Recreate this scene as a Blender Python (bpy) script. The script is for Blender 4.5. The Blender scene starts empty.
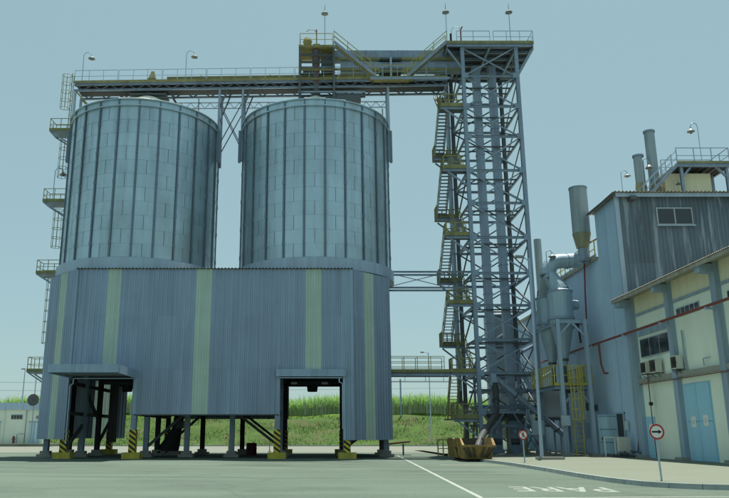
import bpy, math, random
from mathutils import Vector, Matrix
import numpy as np
random.seed(7); np.random.seed(7)
S = bpy.context.scene
C = S.collection
PI = math.pi
R = math.radians

# ------------------------------------------------------------------ camera
cd = bpy.data.cameras.new('camera')
cam = bpy.data.objects.new('camera', cd); C.objects.link(cam)
cam.location = (0, 0, 1.6)
cam.rotation_euler = (R(90 + 14.02), 0, 0)
cd.sensor_width = 36
cd.lens = 36 * 745 / 729
cd.shift_x = (364.5 - 320) / 729
cd.clip_end = 4000
S.camera = cam
S.render.resolution_x = 1024; S.render.resolution_y = 700

# ------------------------------------------------------------------ sky, sun, exposure
SUN = Vector((0.08, 0.20, 1.0)).normalized()
elev = math.asin(SUN.z); azim = math.atan2(SUN.x, SUN.y)
W = bpy.data.worlds.new('World'); S.world = W; W.use_nodes = True
wn = W.node_tree.nodes; wl = W.node_tree.links
bg = wn['Background']
sky = wn.new('ShaderNodeTexSky'); sky.sky_type = 'NISHITA'; sky.sun_disc = False
sky.sun_elevation = elev; sky.sun_rotation = azim
sky.air_density = 1.0; sky.dust_density = 2.0; sky.ozone_density = 1.0; sky.altitude = 600
tint = wn.new('ShaderNodeMix'); tint.data_type = 'RGBA'; tint.blend_type = 'MULTIPLY'
tint.inputs['Factor'].default_value = 1.0
tint.inputs['B'].default_value = (0.97, 0.93, 0.84, 1)
wl.new(sky.outputs['Color'], tint.inputs['A'])
veil = wn.new('ShaderNodeMix'); veil.data_type = 'RGBA'      # even tropical haze over the clear sky
veil.inputs['Factor'].default_value = 0.74
veil.inputs['B'].default_value = (1.95, 3.08, 3.16, 1)
wl.new(tint.outputs['Result'], veil.inputs['A'])
wl.new(veil.outputs['Result'], bg.inputs['Color'])
bg.inputs['Strength'].default_value = 0.10
sd = bpy.data.lights.new('sun', 'SUN'); sd.energy = 4.2; sd.angle = R(0.55); sd.color = (1.0, 0.97, 0.88)
sun = bpy.data.objects.new('sun', sd); C.objects.link(sun)
sun.location = SUN * 200
sun.rotation_euler = (-SUN).to_track_quat('-Z', 'Y').to_euler()
S.view_settings.view_transform = 'Standard'
S.view_settings.look = 'None'
S.view_settings.gamma = 1.0
S.view_settings.use_curve_mapping = False
S.view_settings.exposure = 0.75

# ------------------------------------------------------------------ materials
def M(name, col, rough=.6, metal=0.0, var=.18, scale=.5, streak=0.0, dirt=(.10, .09, .07), bump=0.0, bscale=30,
      rnd=0.0, spec=.4, rust=0.0, rustcol=(.16, .07, .03), rscale=1.2, sthr=.42, sgain=4.0, zwave=0, translucent=0.0, sscale=(2.2, 2.2, .12)):
    m = bpy.data.materials.new(name); m.use_nodes = True
    nt = m.node_tree; n = nt.nodes; l = nt.links
    b = n['Principled BSDF']
    b.inputs['Roughness'].default_value = rough
    b.inputs['Metallic'].default_value = metal
    b.inputs['Specular IOR Level'].default_value = spec
    g = n.new('ShaderNodeNewGeometry')
    def noise(sc, det=4, vec=None, r=.55):
        t = n.new('ShaderNodeTexNoise'); t.inputs['Scale'].default_value = sc
        t.inputs['Detail'].default_value = det; t.inputs['Roughness'].default_value = r
        l.new(vec or g.outputs['Position'], t.inputs['Vector']); return t.outputs['Fac']
    def math_(op, a, bb, clamp=False):
        x = n.new('ShaderNodeMath'); x.operation = op; x.use_clamp = clamp
        for i, q in enumerate((a, bb)):
            if isinstance(q, (int, float)): x.inputs[i].default_value = q
            else: l.new(q, x.inputs[i])
        return x.outputs[0]
    def mix(f, a, bb, mode='MIX'):
        x = n.new('ShaderNodeMix'); x.data_type = 'RGBA'; x.blend_type = mode
        for k, q in (('Factor', f), ('A', a), ('B', bb)):
            if isinstance(q, (int, float)): x.inputs[k].default_value = q
            elif isinstance(q, tuple): x.inputs[k].default_value = (*q, 1)
            else: l.new(q, x.inputs[k])
        return x.outputs['Result']
    f = noise(scale, 5)
    v = math_('MULTIPLY_ADD', f, 2 * var); v.node.inputs[2].default_value = 1 - var
    if rnd:
        oi = n.new('ShaderNodeObjectInfo')
        r = math_('MULTIPLY_ADD', oi.outputs['Random'], 2 * rnd); r.node.inputs[2].default_value = 1 - rnd
        v = math_('MULTIPLY', v, r)
    cc = n.new('ShaderNodeCombineColor')
    for i in range(3): l.new(v, cc.inputs[i])
    base = mix(1.0, col, cc.outputs[0], 'MULTIPLY')
    if streak:
        mp = n.new('ShaderNodeMapping'); mp.inputs['Scale'].default_value = sscale
        l.new(g.outputs['Position'], mp.inputs['Vector'])
        s = noise(1.0, 5, mp.outputs['Vector'], .6)
        s = math_('SUBTRACT', s, sthr); s = math_('MULTIPLY', s, sgain, True)
        s = math_('MULTIPLY', s, streak)
        base = mix(s, base, dirt)
    if rust:
        s = noise(rscale, 6, None, .65)
        s = math_('SUBTRACT', s, .5); s = math_('MULTIPLY', s, 7.0, True); s = math_('MULTIPLY', s, rust)
        base = mix(s, base, rustcol)
    l.new(base, b.inputs['Base Color'])
    hgt = None
    if bump:
        hgt = noise(bscale, 4)
    if zwave:
        w = n.new('ShaderNodeTexWave'); w.wave_type = 'BANDS'; w.bands_direction = 'Z'
        w.inputs['Scale'].default_value = zwave; w.inputs['Distortion'].default_value = 0
        l.new(g.outputs['Position'], w.inputs['Vector'])
        hgt = w.outputs['Fac'] if hgt is None else math_('ADD', hgt, w.outputs['Fac'])
    if hgt is not None:
        bp = n.new('ShaderNodeBump'); bp.inputs['Strength'].default_value = bump or .3
        bp.inputs['Distance'].default_value = .03
        l.new(hgt, bp.inputs['Height']); l.new(bp.outputs['Normal'], b.inputs['Normal'])
    if translucent:
        tr = n.new('ShaderNodeBsdfTranslucent'); l.new(base, tr.inputs['Color'])
        ms = n.new('ShaderNodeMixShader'); ms.inputs[0].default_value = translucent
        l.new(b.outputs[0], ms.inputs[1]); l.new(tr.outputs[0], ms.inputs[2])
        l.new(ms.outputs[0], n['Material Output'].inputs['Surface'])
    return m

def stripes_mat(name):
    m = M(name, (.62, .47, .04), .6, var=.15)
    nt = m.node_tree; n = nt.nodes; l = nt.links
    b = n['Principled BSDF']; src = b.inputs['Base Color'].links[0].from_socket
    g = n.new('ShaderNodeNewGeometry'); sx = n.new('ShaderNodeSeparateXYZ'); l.new(g.outputs['Position'], sx.inputs[0])
    a = n.new('ShaderNodeMath'); a.operation = 'ADD'; l.new(sx.outputs['X'], a.inputs[0]); l.new(sx.outputs['Y'], a.inputs[1])
    a2 = n.new('ShaderNodeMath'); a2.operation = 'MULTIPLY_ADD'; a2.inputs[1].default_value = .7
    l.new(a.outputs[0], a2.inputs[0]); l.new(sx.outputs['Z'], a2.inputs[2])
    d = n.new('ShaderNodeMath'); d.operation = 'MULTIPLY'; d.inputs[1].default_value = 2.9; l.new(a2.outputs[0], d.inputs[0])
    fr = n.new('ShaderNodeMath'); fr.operation = 'FRACT'; l.new(d.outputs[0], fr.inputs[0])
    gt = n.new('ShaderNodeMath'); gt.operation = 'GREATER_THAN'; gt.inputs[1].default_value = .5; l.new(fr.outputs[0], gt.inputs[0])
    mx = n.new('ShaderNodeMix'); mx.data_type = 'RGBA'; l.new(gt.outputs[0], mx.inputs['Factor'])
    l.new(src, mx.inputs['A']); mx.inputs['B'].default_value = (.02, .02, .02, 1)
    l.new(mx.outputs['Result'], b.inputs['Base Color'])
    return m

m_galv = M('galvanised_sheet', (.46, .585, .665), .38, .65, var=.26, scale=.22, streak=.55, dirt=(.25, .29, .29), sscale=(.9, .9, .10), rust=.22, rustcol=(.60, .70, .74), rscale=.55, rnd=.05, zwave=9, bump=.12)
m_galvdark = M('galvanised_backing', (.27, .27, .23), .6, .3)
m_stiff = M('silo_stiffener_steel', (.17, .225, .285), .45, .4, var=.2, streak=.3)
m_skirt = M('silo_skirt_paint', (.37, .47, .60), .5, .1, var=.12, streak=.3, dirt=(.2, .2, .2))
m_white = M('roof_white', (.75, .74, .66), .7, var=.1, streak=.2)
m_clad = M('blue_grey_cladding', (.28, .355, .475), .5, .1, var=.16, scale=.25, bump=.10, bscale=1.3, rust=.16, rustcol=(.20, .21, .24), rscale=.5, streak=.5, dirt=(.185, .225, .30), rnd=.07)
m_green = M('pale_green_skylight', (.60, .74, .65), .5, var=.14, scale=.6, streak=.35, dirt=(.40, .50, .42), translucent=.25)
m_trim = M('cladding_trim', (.29, .39, .51), .5, .1, var=.12, streak=.3)
m_inner = M('shade_blackened_steel', (.035, .04, .045), .8, var=.3)  # copy of the steel with the shed's interior shade put into its colour
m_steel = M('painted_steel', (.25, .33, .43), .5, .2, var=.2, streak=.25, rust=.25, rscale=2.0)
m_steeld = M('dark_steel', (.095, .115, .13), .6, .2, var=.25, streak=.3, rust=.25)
m_steell = M('light_steel', (.37, .47, .58), .5, .2, var=.15, streak=.2)
m_yel = M('faded_yellow_paint', (.36, .335, .11), .6, var=.25, streak=.35, dirt=(.15, .13, .05), rust=.3, rscale=3)
m_mustard = M('mossy_yellow_paint', (.26, .25, .105), .7, var=.3, streak=.5, dirt=(.10, .10, .06), rust=.3, rscale=2)
m_byel = M('bright_yellow_paint', (.46, .41, .10), .55, var=.15, streak=.3, dirt=(.25, .2, .06))
m_haz = stripes_mat('hazard_stripes')
m_conc = M('weathered_concrete', (.30, .30, .27), .85, var=.2, scale=1.5, bump=.2, bscale=12)
m_plinthy = M('plinth_yellow', (.50, .42, .06), .75, var=.25, scale=2.5, streak=.4, dirt=(.2, .17, .06))
m_dark = M('dark_grating_and_opening', (.05, .055, .06), .8)  # near-black base colour of the decks and the doorway box
m_casing = M('elevator_casing', (.32, .40, .51), .45, .25, var=.15, streak=.3, rnd=.06)
m_chute = M('worn_shade_darkened_chute', (.055, .06, .065), .6, .2, var=.3, streak=.3)  # shade on the chute is painted in as near-black; streaks are wear
m_lamp = M('lamp_enamel', (.22, .24, .24), .5, .2)
m_red = M('red_pipe_paint', (.22, .05, .04), .55, var=.2, streak=.3)
m_rust = M('rusty_orange_skip', (.30, .21, .07), .75, var=.35, scale=1.5, streak=.6, dirt=(.14, .08, .04), rust=.55, rustcol=(.17, .09, .03), rscale=2.5)
m_skipin = M('skip_inside', (.07, .06, .05), .85)
m_bluewall = M('process_wall_blue', (.42, .56, .70), .5, .1, var=.12, scale=.3, streak=.2, dirt=(.28, .38, .45), rnd=.03)
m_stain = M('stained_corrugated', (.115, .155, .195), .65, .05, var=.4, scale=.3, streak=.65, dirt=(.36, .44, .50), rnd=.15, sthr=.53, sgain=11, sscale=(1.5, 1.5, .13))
m_cream = M('cream_render', (.75, .82, .71), .85, var=.10, scale=.5, streak=.18, dirt=(.52, .55, .44), sscale=(.8, .8, .14), bump=.08, bscale=25)
m_creaml = M('cream_render_top', (.76, .73, .53), .85, var=.10, scale=.5, streak=.2, dirt=(.4, .36, .24))
m_pillar = M('grey_blue_pillar', (.29, .39, .48), .7, var=.12, streak=.3)
m_door = M('light_blue_door', (.32, .58, .74), .5, var=.12, streak=.3, dirt=(.26, .42, .5))
m_doorg = M('grey_blue_door', (.50, .70, .80), .5, var=.12, streak=.3)
m_glass = M('dark_glass', (.02, .025, .03), .08, spec=.8, var=.3)
m_frame = M('window_frame', (.42, .48, .50), .5)
m_ac = M('ac_casing', (.62, .62, .54), .5, var=.1, streak=.2)
m_blk = M('black_paint', (.015, .015, .015), .5)
m_sw = M('sign_white', (.72, .74, .70), .5, var=.08)
m_sr = M('sign_red', (.45, .03, .03), .5)
m_paper = M('notice_paper', (.55, .6, .58), .7, var=.12, scale=6)
m_roofs = M('fibre_cement_roof', (.36, .34, .28), .8, var=.25, scale=.8, streak=.4)
m_duct = M('duct_paint', (.33, .44, .52), .45, .2, var=.14, streak=.3)
m_stack = M('stack_paint', (.30, .37, .41), .5, .2, var=.18, streak=.4, dirt=(.17, .17, .13), sscale=(3, 3, .2))
m_olive = M('stack_olive', (.28, .28, .18), .6, .1, var=.2, streak=.4)
m_mark = M('road_paint_white', (.31, .345, .30), .7, var=.25, scale=4, rust=.6, rustcol=(.17, .19, .16), rscale=5)
m_markw = M('worn_road_letters', (.27, .30, .26), .8, var=.3, scale=3, rust=.8, rustcol=(.145, .175, .145), rscale=4)
m_marky = M('road_paint_yellow', (.34, .31, .19), .7, var=.25, scale=4, rust=.5, rustcol=(.22, .23, .19), rscale=4)
m_kerb = M('painted_kerb', (.30, .345, .335), .8, var=.3, scale=3, rust=.4, rustcol=(.22, .22, .19), rscale=2.2)
m_brown = M('rusty_conduit', (.16, .08, .06), .7, var=.2)
m_drum = M('old_drum_paint', (.09, .025, .02), .7, var=.3)
m_wire = M('cable', (.05, .05, .05), .6)

def asphalt():
    m = M('asphalt', (.116, .150, .122), .95, spec=.06, var=.16, scale=.12, bump=.15, bscale=40, rust=.0)
    nt = m.node_tree; n = nt.nodes; l = nt.links
    b = n['Principled BSDF']; src = b.inputs['Base Color'].links[0].from_socket
    g = n.new('ShaderNodeNewGeometry')
    mp = n.new('ShaderNodeMapping'); mp.inputs['Scale'].default_value = (.09, .42, 1); mp.inputs['Rotation'].default_value = (0, 0, .03)
    l.new(g.outputs['Position'], mp.inputs['Vector'])
    t = n.new('ShaderNodeTexNoise'); t.inputs['Scale'].default_value = 1; t.inputs['Detail'].default_value = 5
    l.new(mp.outputs['Vector'], t.inputs['Vector'])
    r = n.new('ShaderNodeMapRange'); r.inputs[1].default_value = .35; r.inputs[2].default_value = .7
    r.inputs[3].default_value = .90; r.inputs[4].default_value = 1.08
    l.new(t.outputs['Fac'], r.inputs[0])
    t2 = n.new('ShaderNodeTexNoise'); t2.inputs['Scale'].default_value = 9; t2.inputs['Detail'].default_value = 6; t2.inputs['Roughness'].default_value = .75
    l.new(g.outputs['Position'], t2.inputs['Vector'])
    r2 = n.new('ShaderNodeMapRange'); r2.inputs[1].default_value = .3; r2.inputs[2].default_value = .7
    r2.inputs[3].default_value = .86; r2.inputs[4].default_value = 1.14
    l.new(t2.outputs['Fac'], r2.inputs[0])
    mu = n.new('ShaderNodeMath'); mu.operation = 'MULTIPLY'; l.new(r.outputs[0], mu.inputs[0]); l.new(r2.outputs[0], mu.inputs[1])
    def chain(fac):
        k = n.new('ShaderNodeMath'); k.operation = 'MULTIPLY'; l.new(chain.cur, k.inputs[0]); l.new(fac, k.inputs[1]); chain.cur = k.outputs[0]
    chain.cur = mu.outputs[0]
    t3 = n.new('ShaderNodeTexNoise'); t3.inputs['Scale'].default_value = .16; t3.inputs['Detail'].default_value = 7; t3.inputs['Roughness'].default_value = .62
    l.new(g.outputs['Position'], t3.inputs['Vector'])
    r3 = n.new('ShaderNodeMapRange'); r3.inputs[1].default_value = .52; r3.inputs[2].default_value = .72; r3.inputs[3].default_value = 1.0; r3.inputs[4].default_value = .72
    l.new(t3.outputs['Fac'], r3.inputs[0]); chain(r3.outputs[0])
    vo = n.new('ShaderNodeTexVoronoi'); vo.feature = 'DISTANCE_TO_EDGE'; vo.inputs['Scale'].default_value = .16
    wv = n.new('ShaderNodeVectorMath'); wv.operation = 'MULTIPLY_ADD'; wv.inputs[1].default_value = (1.6, 1.6, 0)
    l.new(t3.outputs['Color'], wv.inputs[0]); l.new(g.outputs['Position'], wv.inputs[2]); l.new(wv.outputs[0], vo.inputs['Vector'])
    r4 = n.new('ShaderNodeMapRange'); r4.inputs[1].default_value = .001; r4.inputs[2].default_value = .004; r4.inputs[3].default_value = .82; r4.inputs[4].default_value = 1.0
    l.new(vo.outputs['Distance'], r4.inputs[0]); chain(r4.outputs[0])
    for (cx_, cy_, r0_) in ((14.4, 53.0, 13.9), (14.4, 53.0, 16.0), (-31.0, 54.0, 14.8), (-31.0, 54.0, 16.8), (2.0, 90.0, 58.0), (2.0, 90.0, 60.1)):
        sb_ = n.new('ShaderNodeVectorMath'); sb_.operation = 'SUBTRACT'; sb_.inputs[1].default_value = (cx_, cy_, 0); l.new(g.outputs['Position'], sb_.inputs[0])
        ln = n.new('ShaderNodeVectorMath'); ln.operation = 'LENGTH'; l.new(sb_.outputs[0], ln.inputs[0])
        d1 = n.new('ShaderNodeMath'); d1.operation = 'SUBTRACT'; d1.inputs[1].default_value = r0_; l.new(ln.outputs['Value'], d1.inputs[0])
        d2 = n.new('ShaderNodeMath'); d2.operation = 'ABSOLUTE'; l.new(d1.outputs[0], d2.inputs[0])
        d3 = n.new('ShaderNodeMath'); d3.operation = 'MULTIPLY_ADD'; d3.inputs[1].default_value = .9; l.new(t2.outputs['Fac'], d3.inputs[0]); l.new(d2.outputs[0], d3.inputs[2])
        r5 = n.new('ShaderNodeMapRange'); r5.inputs[1].default_value = .45; r5.inputs[2].default_value = .95; r5.inputs[3].default_value = .86; r5.inputs[4].default_value = 1.0
        l.new(d3.outputs[0], r5.inputs[0]); chain(r5.outputs[0])
    mu = chain.cur.node
    mx = n.new('ShaderNodeVectorMath'); mx.operation = 'SCALE'
    l.new(src, mx.inputs[0]); l.new(mu.outputs[0], mx.inputs['Scale'])
    l.new(mx.outputs[0], b.inputs['Base Color'])
    return m
m_asph = asphalt()
m_yard = M('yard_concrete', (.19, .20, .17), .95, spec=.06, var=.15, scale=.3, bump=.1, bscale=10)
m_side = M('pavement_concrete', (.175, .195, .155), .92, spec=.15, var=.14, scale=.35, rust=.25, rustcol=(.14, .15, .115), rscale=.7, bump=.1, bscale=20)
m_grass = M('bank_grass', (.066, .112, .034), .95, spec=.05, var=.35, scale=.6, rust=.7, rustcol=(.105, .10, .055), rscale=.35, bump=.6, bscale=3)
m_verge = M('verge_grass', (.085, .15, .03), .95, spec=.05, var=.3, scale=1.5, bump=.5, bscale=4)
m_tuft = M('grass_tuft', (.078, .128, .038), .9, spec=.05, var=.4, scale=.3, translucent=.2)
m_cane = M('cane_leaf', (.27, .45, .13), .6, var=.35, scale=.5, translucent=.5)
m_caned = M('cane_stalk', (.33, .38, .25), .8, var=.4, scale=1.0)

# ------------------------------------------------------------------ mesh helpers
ROOT = {}
class MB:
    def __init__(s): s.v = []; s.f = []
    def add(s, vs, fs):
        o = len(s.v); s.v += [tuple(q) for q in vs]; s.f += [tuple(i + o for i in f) for f in fs]; return s
    def box(s, x0, x1, y0, y1, z0, z1):
        return s.add([(x0,y0,z0),(x1,y0,z0),(x1,y1,z0),(x0,y1,z0),(x0,y0,z1),(x1,y0,z1),(x1,y1,z1),(x0,y1,z1)],
              [(0,3,2,1),(4,5,6,7),(0,1,5,4),(1,2,6,5),(2,3,7,6),(3,0,4,7)])
    def hexa(s, p): return s.add(p, [(0,3,2,1),(4,5,6,7),(0,1,5,4),(1,2,6,5),(2,3,7,6),(3,0,4,7)])
    def _ax(s, p, q, up=None):
        p = Vector(p); q = Vector(q); d = (q - p).normalized()
        u = Vector(up) if up else Vector((0, 0, 1))
        if abs(d.dot(u)) > .98: u = Vector((0, 1, 0)) if abs(d.y) < .9 else Vector((1, 0, 0))
        a = d.cross(u).normalized(); b = a.cross(d).normalized()
        return p, q, a, b
    def bar(s, p, q, w, h=None, up=None, oa=0, ob=0):
        h = h or w; p, q, a, b = s._ax(p, q, up); p = p + a * oa + b * ob; q = q + a * oa + b * ob
        vs = [p - a*w/2 - b*h/2, p + a*w/2 - b*h/2, p + a*w/2 + b*h/2, p - a*w/2 + b*h/2]
        vs += [x + (q - p) for x in vs]
        return s.add(vs, [(0,3,2,1),(4,5,6,7),(0,1,5,4),(1,2,6,5),(2,3,7,6),(3,0,4,7)])
    def hbar(s, p, q, w, h, t=.02, up=None):   # H section: flanges of width w, depth h
        s.bar(p, q, w, t, up, 0, h/2 - t/2); s.bar(p, q, w, t, up, 0, -h/2 + t/2)
        return s.bar(p, q, t, h - 2.2*t, up)
    def tube(s, p, q, r, n=10, r2=None, caps=True):
        r2 = r if r2 is None else r2
        p, q, a, b = s._ax(p, q); vs = []
        for c_, rr in ((p, r), (q, r2)):
            for i in range(n):
                t = 2*PI*i/n; vs.append(c_ + a*math.cos(t)*rr + b*math.sin(t)*rr)
        fs = [(i, (i+1) % n, n + (i+1) % n, n + i) for i in range(n)]
        if caps: fs += [tuple(range(n))[::-1], tuple(range(n, 2*n))]
        return s.add(vs, fs)
    def path(s, pts, r, n=8, radii=None, caps=True):
        pts = [Vector(p) for p in pts]; vs = []; ref = None
        for i, p in enumerate(pts):
            d = (pts[min(i+1, len(pts)-1)] - pts[max(i-1, 0)]).normalized()
            if ref is None:
                ref = d.cross(Vector((0, 0, 1)))
                if ref.length < .05: ref = d.cross(Vector((0, 1, 0)))
            ref = (ref - d*ref.dot(d)).normalized(); b = d.cross(ref)
            rr = radii[i] if radii else r
            for k in range(n):
                t = 2*PI*k/n; vs.append(p + ref*math.cos(t)*rr + b*math.sin(t)*rr)
        fs = [(j*n + k, j*n + (k+1) % n, (j+1)*n + (k+1) % n, (j+1)*n + k) for j in range(len(pts)-1) for k in range(n)]
        if caps: fs += [tuple(range(n))[::-1], tuple(range((len(pts)-1)*n, len(pts)*n))]
        return s.add(vs, fs)
    def lathe(s, cx, cy, prof, n=32, a0=0, a1=2*PI):
        full = abs(a1 - a0 - 2*PI) < 1e-6; m = n if full else n + 1; vs = []
        for r, z in prof:
            for i in range(m):
                t = a0 + (a1 - a0)*i/n; vs.append((cx + r*math.cos(t), cy + r*math.sin(t), z))
        fs = []
        for j in range(len(prof)-1):
            for i in range(n):
                k = (i+1) % m
                fs.append((j*m + i, j*m + k, (j+1)*m + k, (j+1)*m + i))
        return s.add(vs, fs)
    def corr(s, o, u, Lu, v, Lv, nrm, pitch=.33, dep=.04, sine=False):
        o, u, v, nrm = map(Vector, (o, u, v, nrm)); pr = []
        k = 0; nn = max(1, round(Lu/pitch)); pt = Lu/nn
        for i in range(nn):
            if sine: q = [(j/6, dep*.5*(1 - math.cos(2*PI*j/6))) for j in range(6)]
            else: q = [(0, 0), (.42, 0), (.52, dep), (.90, dep)]
            pr += [((i + a)*pt, d) for a, d in q]
        pr.append((Lu, 0)); vs = []
        for a, d in pr: vs += [o + u*a + nrm*d, o + u*a + nrm*d + v*Lv]
        return s.add(vs, [(2*i, 2*i+2, 2*i+3, 2*i+1) for i in range(len(pr)-1)])
    def mesh(s, name, mat, off=(0, 0, 0), smooth=False):
        me = bpy.data.meshes.new(name); o = Vector(off)
        me.from_pydata([tuple(Vector(q) - o) for q in s.v], [], s.f)
        if mat: me.materials.append(mat)
        if smooth: me.shade_smooth() if hasattr(me, 'shade_smooth') else None
        me.update(); return me
    def build(s, name, mat, parent, smooth=False):
        off = ROOT[parent]; me = s.mesh(name, mat, off, smooth)
        o = bpy.data.objects.new(name, me); C.objects.link(o); o.parent = parent; ROOT[o] = off; return o
    def top(s, name, mat, loc, label, cat, group=None, kind=None, smooth=False):
        o = bpy.data.objects.new(name, s.mesh(name, mat, loc, smooth)); C.objects.link(o); o.location = loc; ROOT[o] = Vector(loc)
        if kind: o['kind'] = kind
        if label: o['label'] = label
        if cat: o['category'] = cat
        if group: o['group'] = group
        return o

def thing(name, label, cat, loc, group=None):
    o = bpy.data.objects.new(name, None); C.objects.link(o); o.location = loc; o.empty_display_size = .3
    o['label'] = label; o['category'] = cat
    if group: o['group'] = group
    ROOT[o] = Vector(loc); return o
def piece(name, me, parent, loc, rz=0, label=None, ry=0):
    o = bpy.data.objects.new(name, me); C.objects.link(o); o.parent = parent
    o.location = Vector(loc) - ROOT[parent]; o.rotation_euler = (0, ry, rz); return o
def copy_tree(o, parent=None):
    c = o.copy(); C.objects.link(c); c.parent = parent
    for ch in o.children: copy_tree(ch, c)
    return c
V = Vector
def lerp(a, b, t): return V(a)*(1-t) + V(b)*t

def rail(mb, pts, h=1.05, step=1.3, r=.022, mids=1):
    """posts and rails along a polyline of foot points"""
    for si, (a, b) in enumerate(zip(pts, pts[1:])):
        a = V(a); b = V(b); n = max(1, round((b - a).length/step)); up = V((0, 0, h)); d = (b - a).normalized()
        ax = a + d*(r*1.02 if si else 0); a0_ = a; bx = b; a = ax
        mb.bar(a + up, b + up, 2*r)
        for k in range(mids):
            q = up*((k+1)/(mids+1)); mb.bar(a + q, b + q, 1.6*r)
        for i in range(1 if si else 0, n+1):
            p = lerp(a0_, b, i/n); mb.bar(p, p + up*.999, 2.06*r)
    return mb

TREAD = {}
def flight(parent, a, b, side, w, n, mat=m_steel, rmat=m_yel, tmat=m_steeld, hand=1.0, rails=(0, 1)):
    """straight stair from a to b (left edge), 'side' is the unit vector across"""
    a = V(a); b = V(b); side = V(side)
    st = MB(); st.bar(a, b, .06, .22); st.bar(a + side*w, b + side*w, .06, .22)
    f = st.build('stair_flight', mat, parent)
    run = (b - a); h = V((run.x, run.y, 0)).normalized()
    key = (round(w, 2), abs(h.x) > .5, tmat.name)
    if key not in TREAD:
        t = MB(); t.box(-.14, .14, 0, w - .08, -.02, .02) if abs(h.x) > .5 else t.box(0, w - .08, -.14, .14, -.02, .02)
        TREAD[key] = t.mesh('tread', tmat)
    for i in range(1, n):
        p = lerp(a, b, i/n) + side*.04
        q = p if (side.x + side.y) > 0 else p + side*(w - .08)
        piece('tread', TREAD[key], f, q)
    hr = MB()
    for k in rails:
        o = side*(w*k); up = V((0, 0, hand))
        hr.bar(a + o + up, b + o + up, .05); hr.bar(a + o + up*.5, b + o + up*.5, .035)
        for i in range(4):
            p = lerp(a, b, i/3) + o; hr.bar(p, p + up, .05)
    if rails: hr.build('handrail', rmat, f)
    return f

# ------------------------------------------------------------------ the setting
def structure(name, mb, mat): return mb.top(name, mat, (0, 0, 0), None, None, kind='structure')

# ground sheet with the grass bank and the field behind it
xs = [-900, -300, -150] + list(range(-110, 131, 4)) + [200, 400, 900]
ys = [-60, 0, 30, 60, 90, 111.5, 113, 116, 119, 122, 124.5, 126, 131, 150, 220, 400, 900]
zs = {-60:0, 0:0, 30:0, 60:0, 90:0, 111.5:0, 113:.25, 116:1.3, 119:2.55, 122:3.7, 124.5:4.5, 126:4.7, 131:4.8, 150:5.0, 220:5.2, 400:5.5, 900:5.5}
g = MB(); vs = []
for y in ys:
    for x in xs:
        z = zs[y]
        if 112 < y < 127: z += .22*math.sin(x*.21 + y) + .12*math.sin(x*.53 - y*.7)
        vs.append((x, y, z if y > 0 or True else 0))
nx = len(xs)
g.add(vs, [(j*nx + i, j*nx + i + 1, (j+1)*nx + i + 1, (j+1)*nx + i) for j in range(len(ys)-1) for i in range(nx-1)])
ground = structure('ground', g, m_asph)
ground.data.materials.append(m_grass); ground.data.materials.append(m_verge)
for p in ground.data.polygons:
    cy = p.center.y
    p.material_index = 0 if cy < 111.5 else (1 if cy < 124 else 2)

structure('concrete_yard', MB().box(-120, 140, 72, 111.3, .002, .006), m_yard)
structure('yard_edge_kerb', MB().box(-38, 140, 111.2, 111.5, -.05, .16), m_kerb)

# pavement on the right: kerb line then flat slab rising gently to the wall
kp = [(9.9, 47.2), (10.05, 44.5), (10.2, 41), (10.15, 35), (9.98, 30), (10.05, 26.6), (10.35, 24.9), (10.95, 23.9), (11.9, 23.25), (13.5, 22.9), (18, 22.6), (40, 22.2)]
slab = MB(); n_ = len(kp)
vs = [(x + .14, y + (.14 if i > 5 else 0), .152) for i, (x, y) in enumerate(kp)] + [(20.02, 47.2, .25), (20.02, 22.9, .25), (40, 22.9, .25)]
slab.add(vs, [tuple([*range(0, n_), n_+2, n_+1, n_])])
slab.add([(9.9, 47.2, .152), (20.02, 47.2, .25), (20.02, 82, .25), (9.9, 82, .152)], [(0, 1, 2, 3)])
structure('pavement', slab, m_side)
kt = bpy.data.objects.new('kerb', None); C.objects.link(kt); kt['kind'] = 'structure'; ROOT[kt] = V((0, 0, 0))
def resample(pts, step):
    out = [V((*pts[0], 0))]; acc = 0
    for a, b in zip(pts, pts[1:]):
        a = V((*a, 0)); b = V((*b, 0)); L = (b-a).length; d = step - acc
        while d <= L:
            out.append(a + (b-a)*(d/L)); d += step
        acc = L - (d - step)
    return out
ks = resample([(9.9, 60)] + kp[:-1] + [(26, 22.4)], 1.0)
for a, b in zip(ks, ks[1:]):
    d = (b-a).normalized(); n2 = V((d.y, -d.x, 0))*-1
    nin = V((-d.y, d.x, 0)); a2 = a + d*.012; b2 = b - d*.012
    k = MB(); t = V((0, 0, .16))
    k.hexa([a2 - nin*.0, b2, b2 + nin*.15, a2 + nin*.15, a2 + nin*.02 + t, b2 + nin*.02 + t, b2 + nin*.15 + t, a2 + nin*.15 + t])
    k.build('kerb_stone', m_kerb, kt)

# road markings
def strip(name, a, b, w, mat, z=.004):
    a = V(a); b = V(b); d = (b-a).normalized(); n2 = V((-d.y, d.x, 0))*w/2; up = V((0, 0, z))
    return structure(name, MB().add([a - n2 + up, b - n2 + up, b + n2 + up, a + n2 + up], [(0, 1, 2, 3)]), mat)
strip('painted_lane_line', (6.22, 62.3, 0), (4.05, 17, 0), .14, m_mark)
strip('painted_stop_line', (4.2, 20.35, 0), (26, 22.0, 0), .16, m_mark)
strip('painted_edge_line', (6.6, 42.6, 0), (10.0, 42.0, 0), .3, m_marky)
strip('painted_yard_line', (-22, 66.6, 0), (40, 66.6, 0), .2, m_marky, .01)
strip('painted_bay_line', (-11.2, 54.3, 0), (-6.5, 54.3, 0), .12, m_marky)
for i, (a, b) in enumerate([((6.5, 70, 0), (11, 70, 0)), ((6.5, 78, 0), (12, 78, 0))]):
    strip('painted_yard_line', a, b, .18, m_mark, .01)
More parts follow.
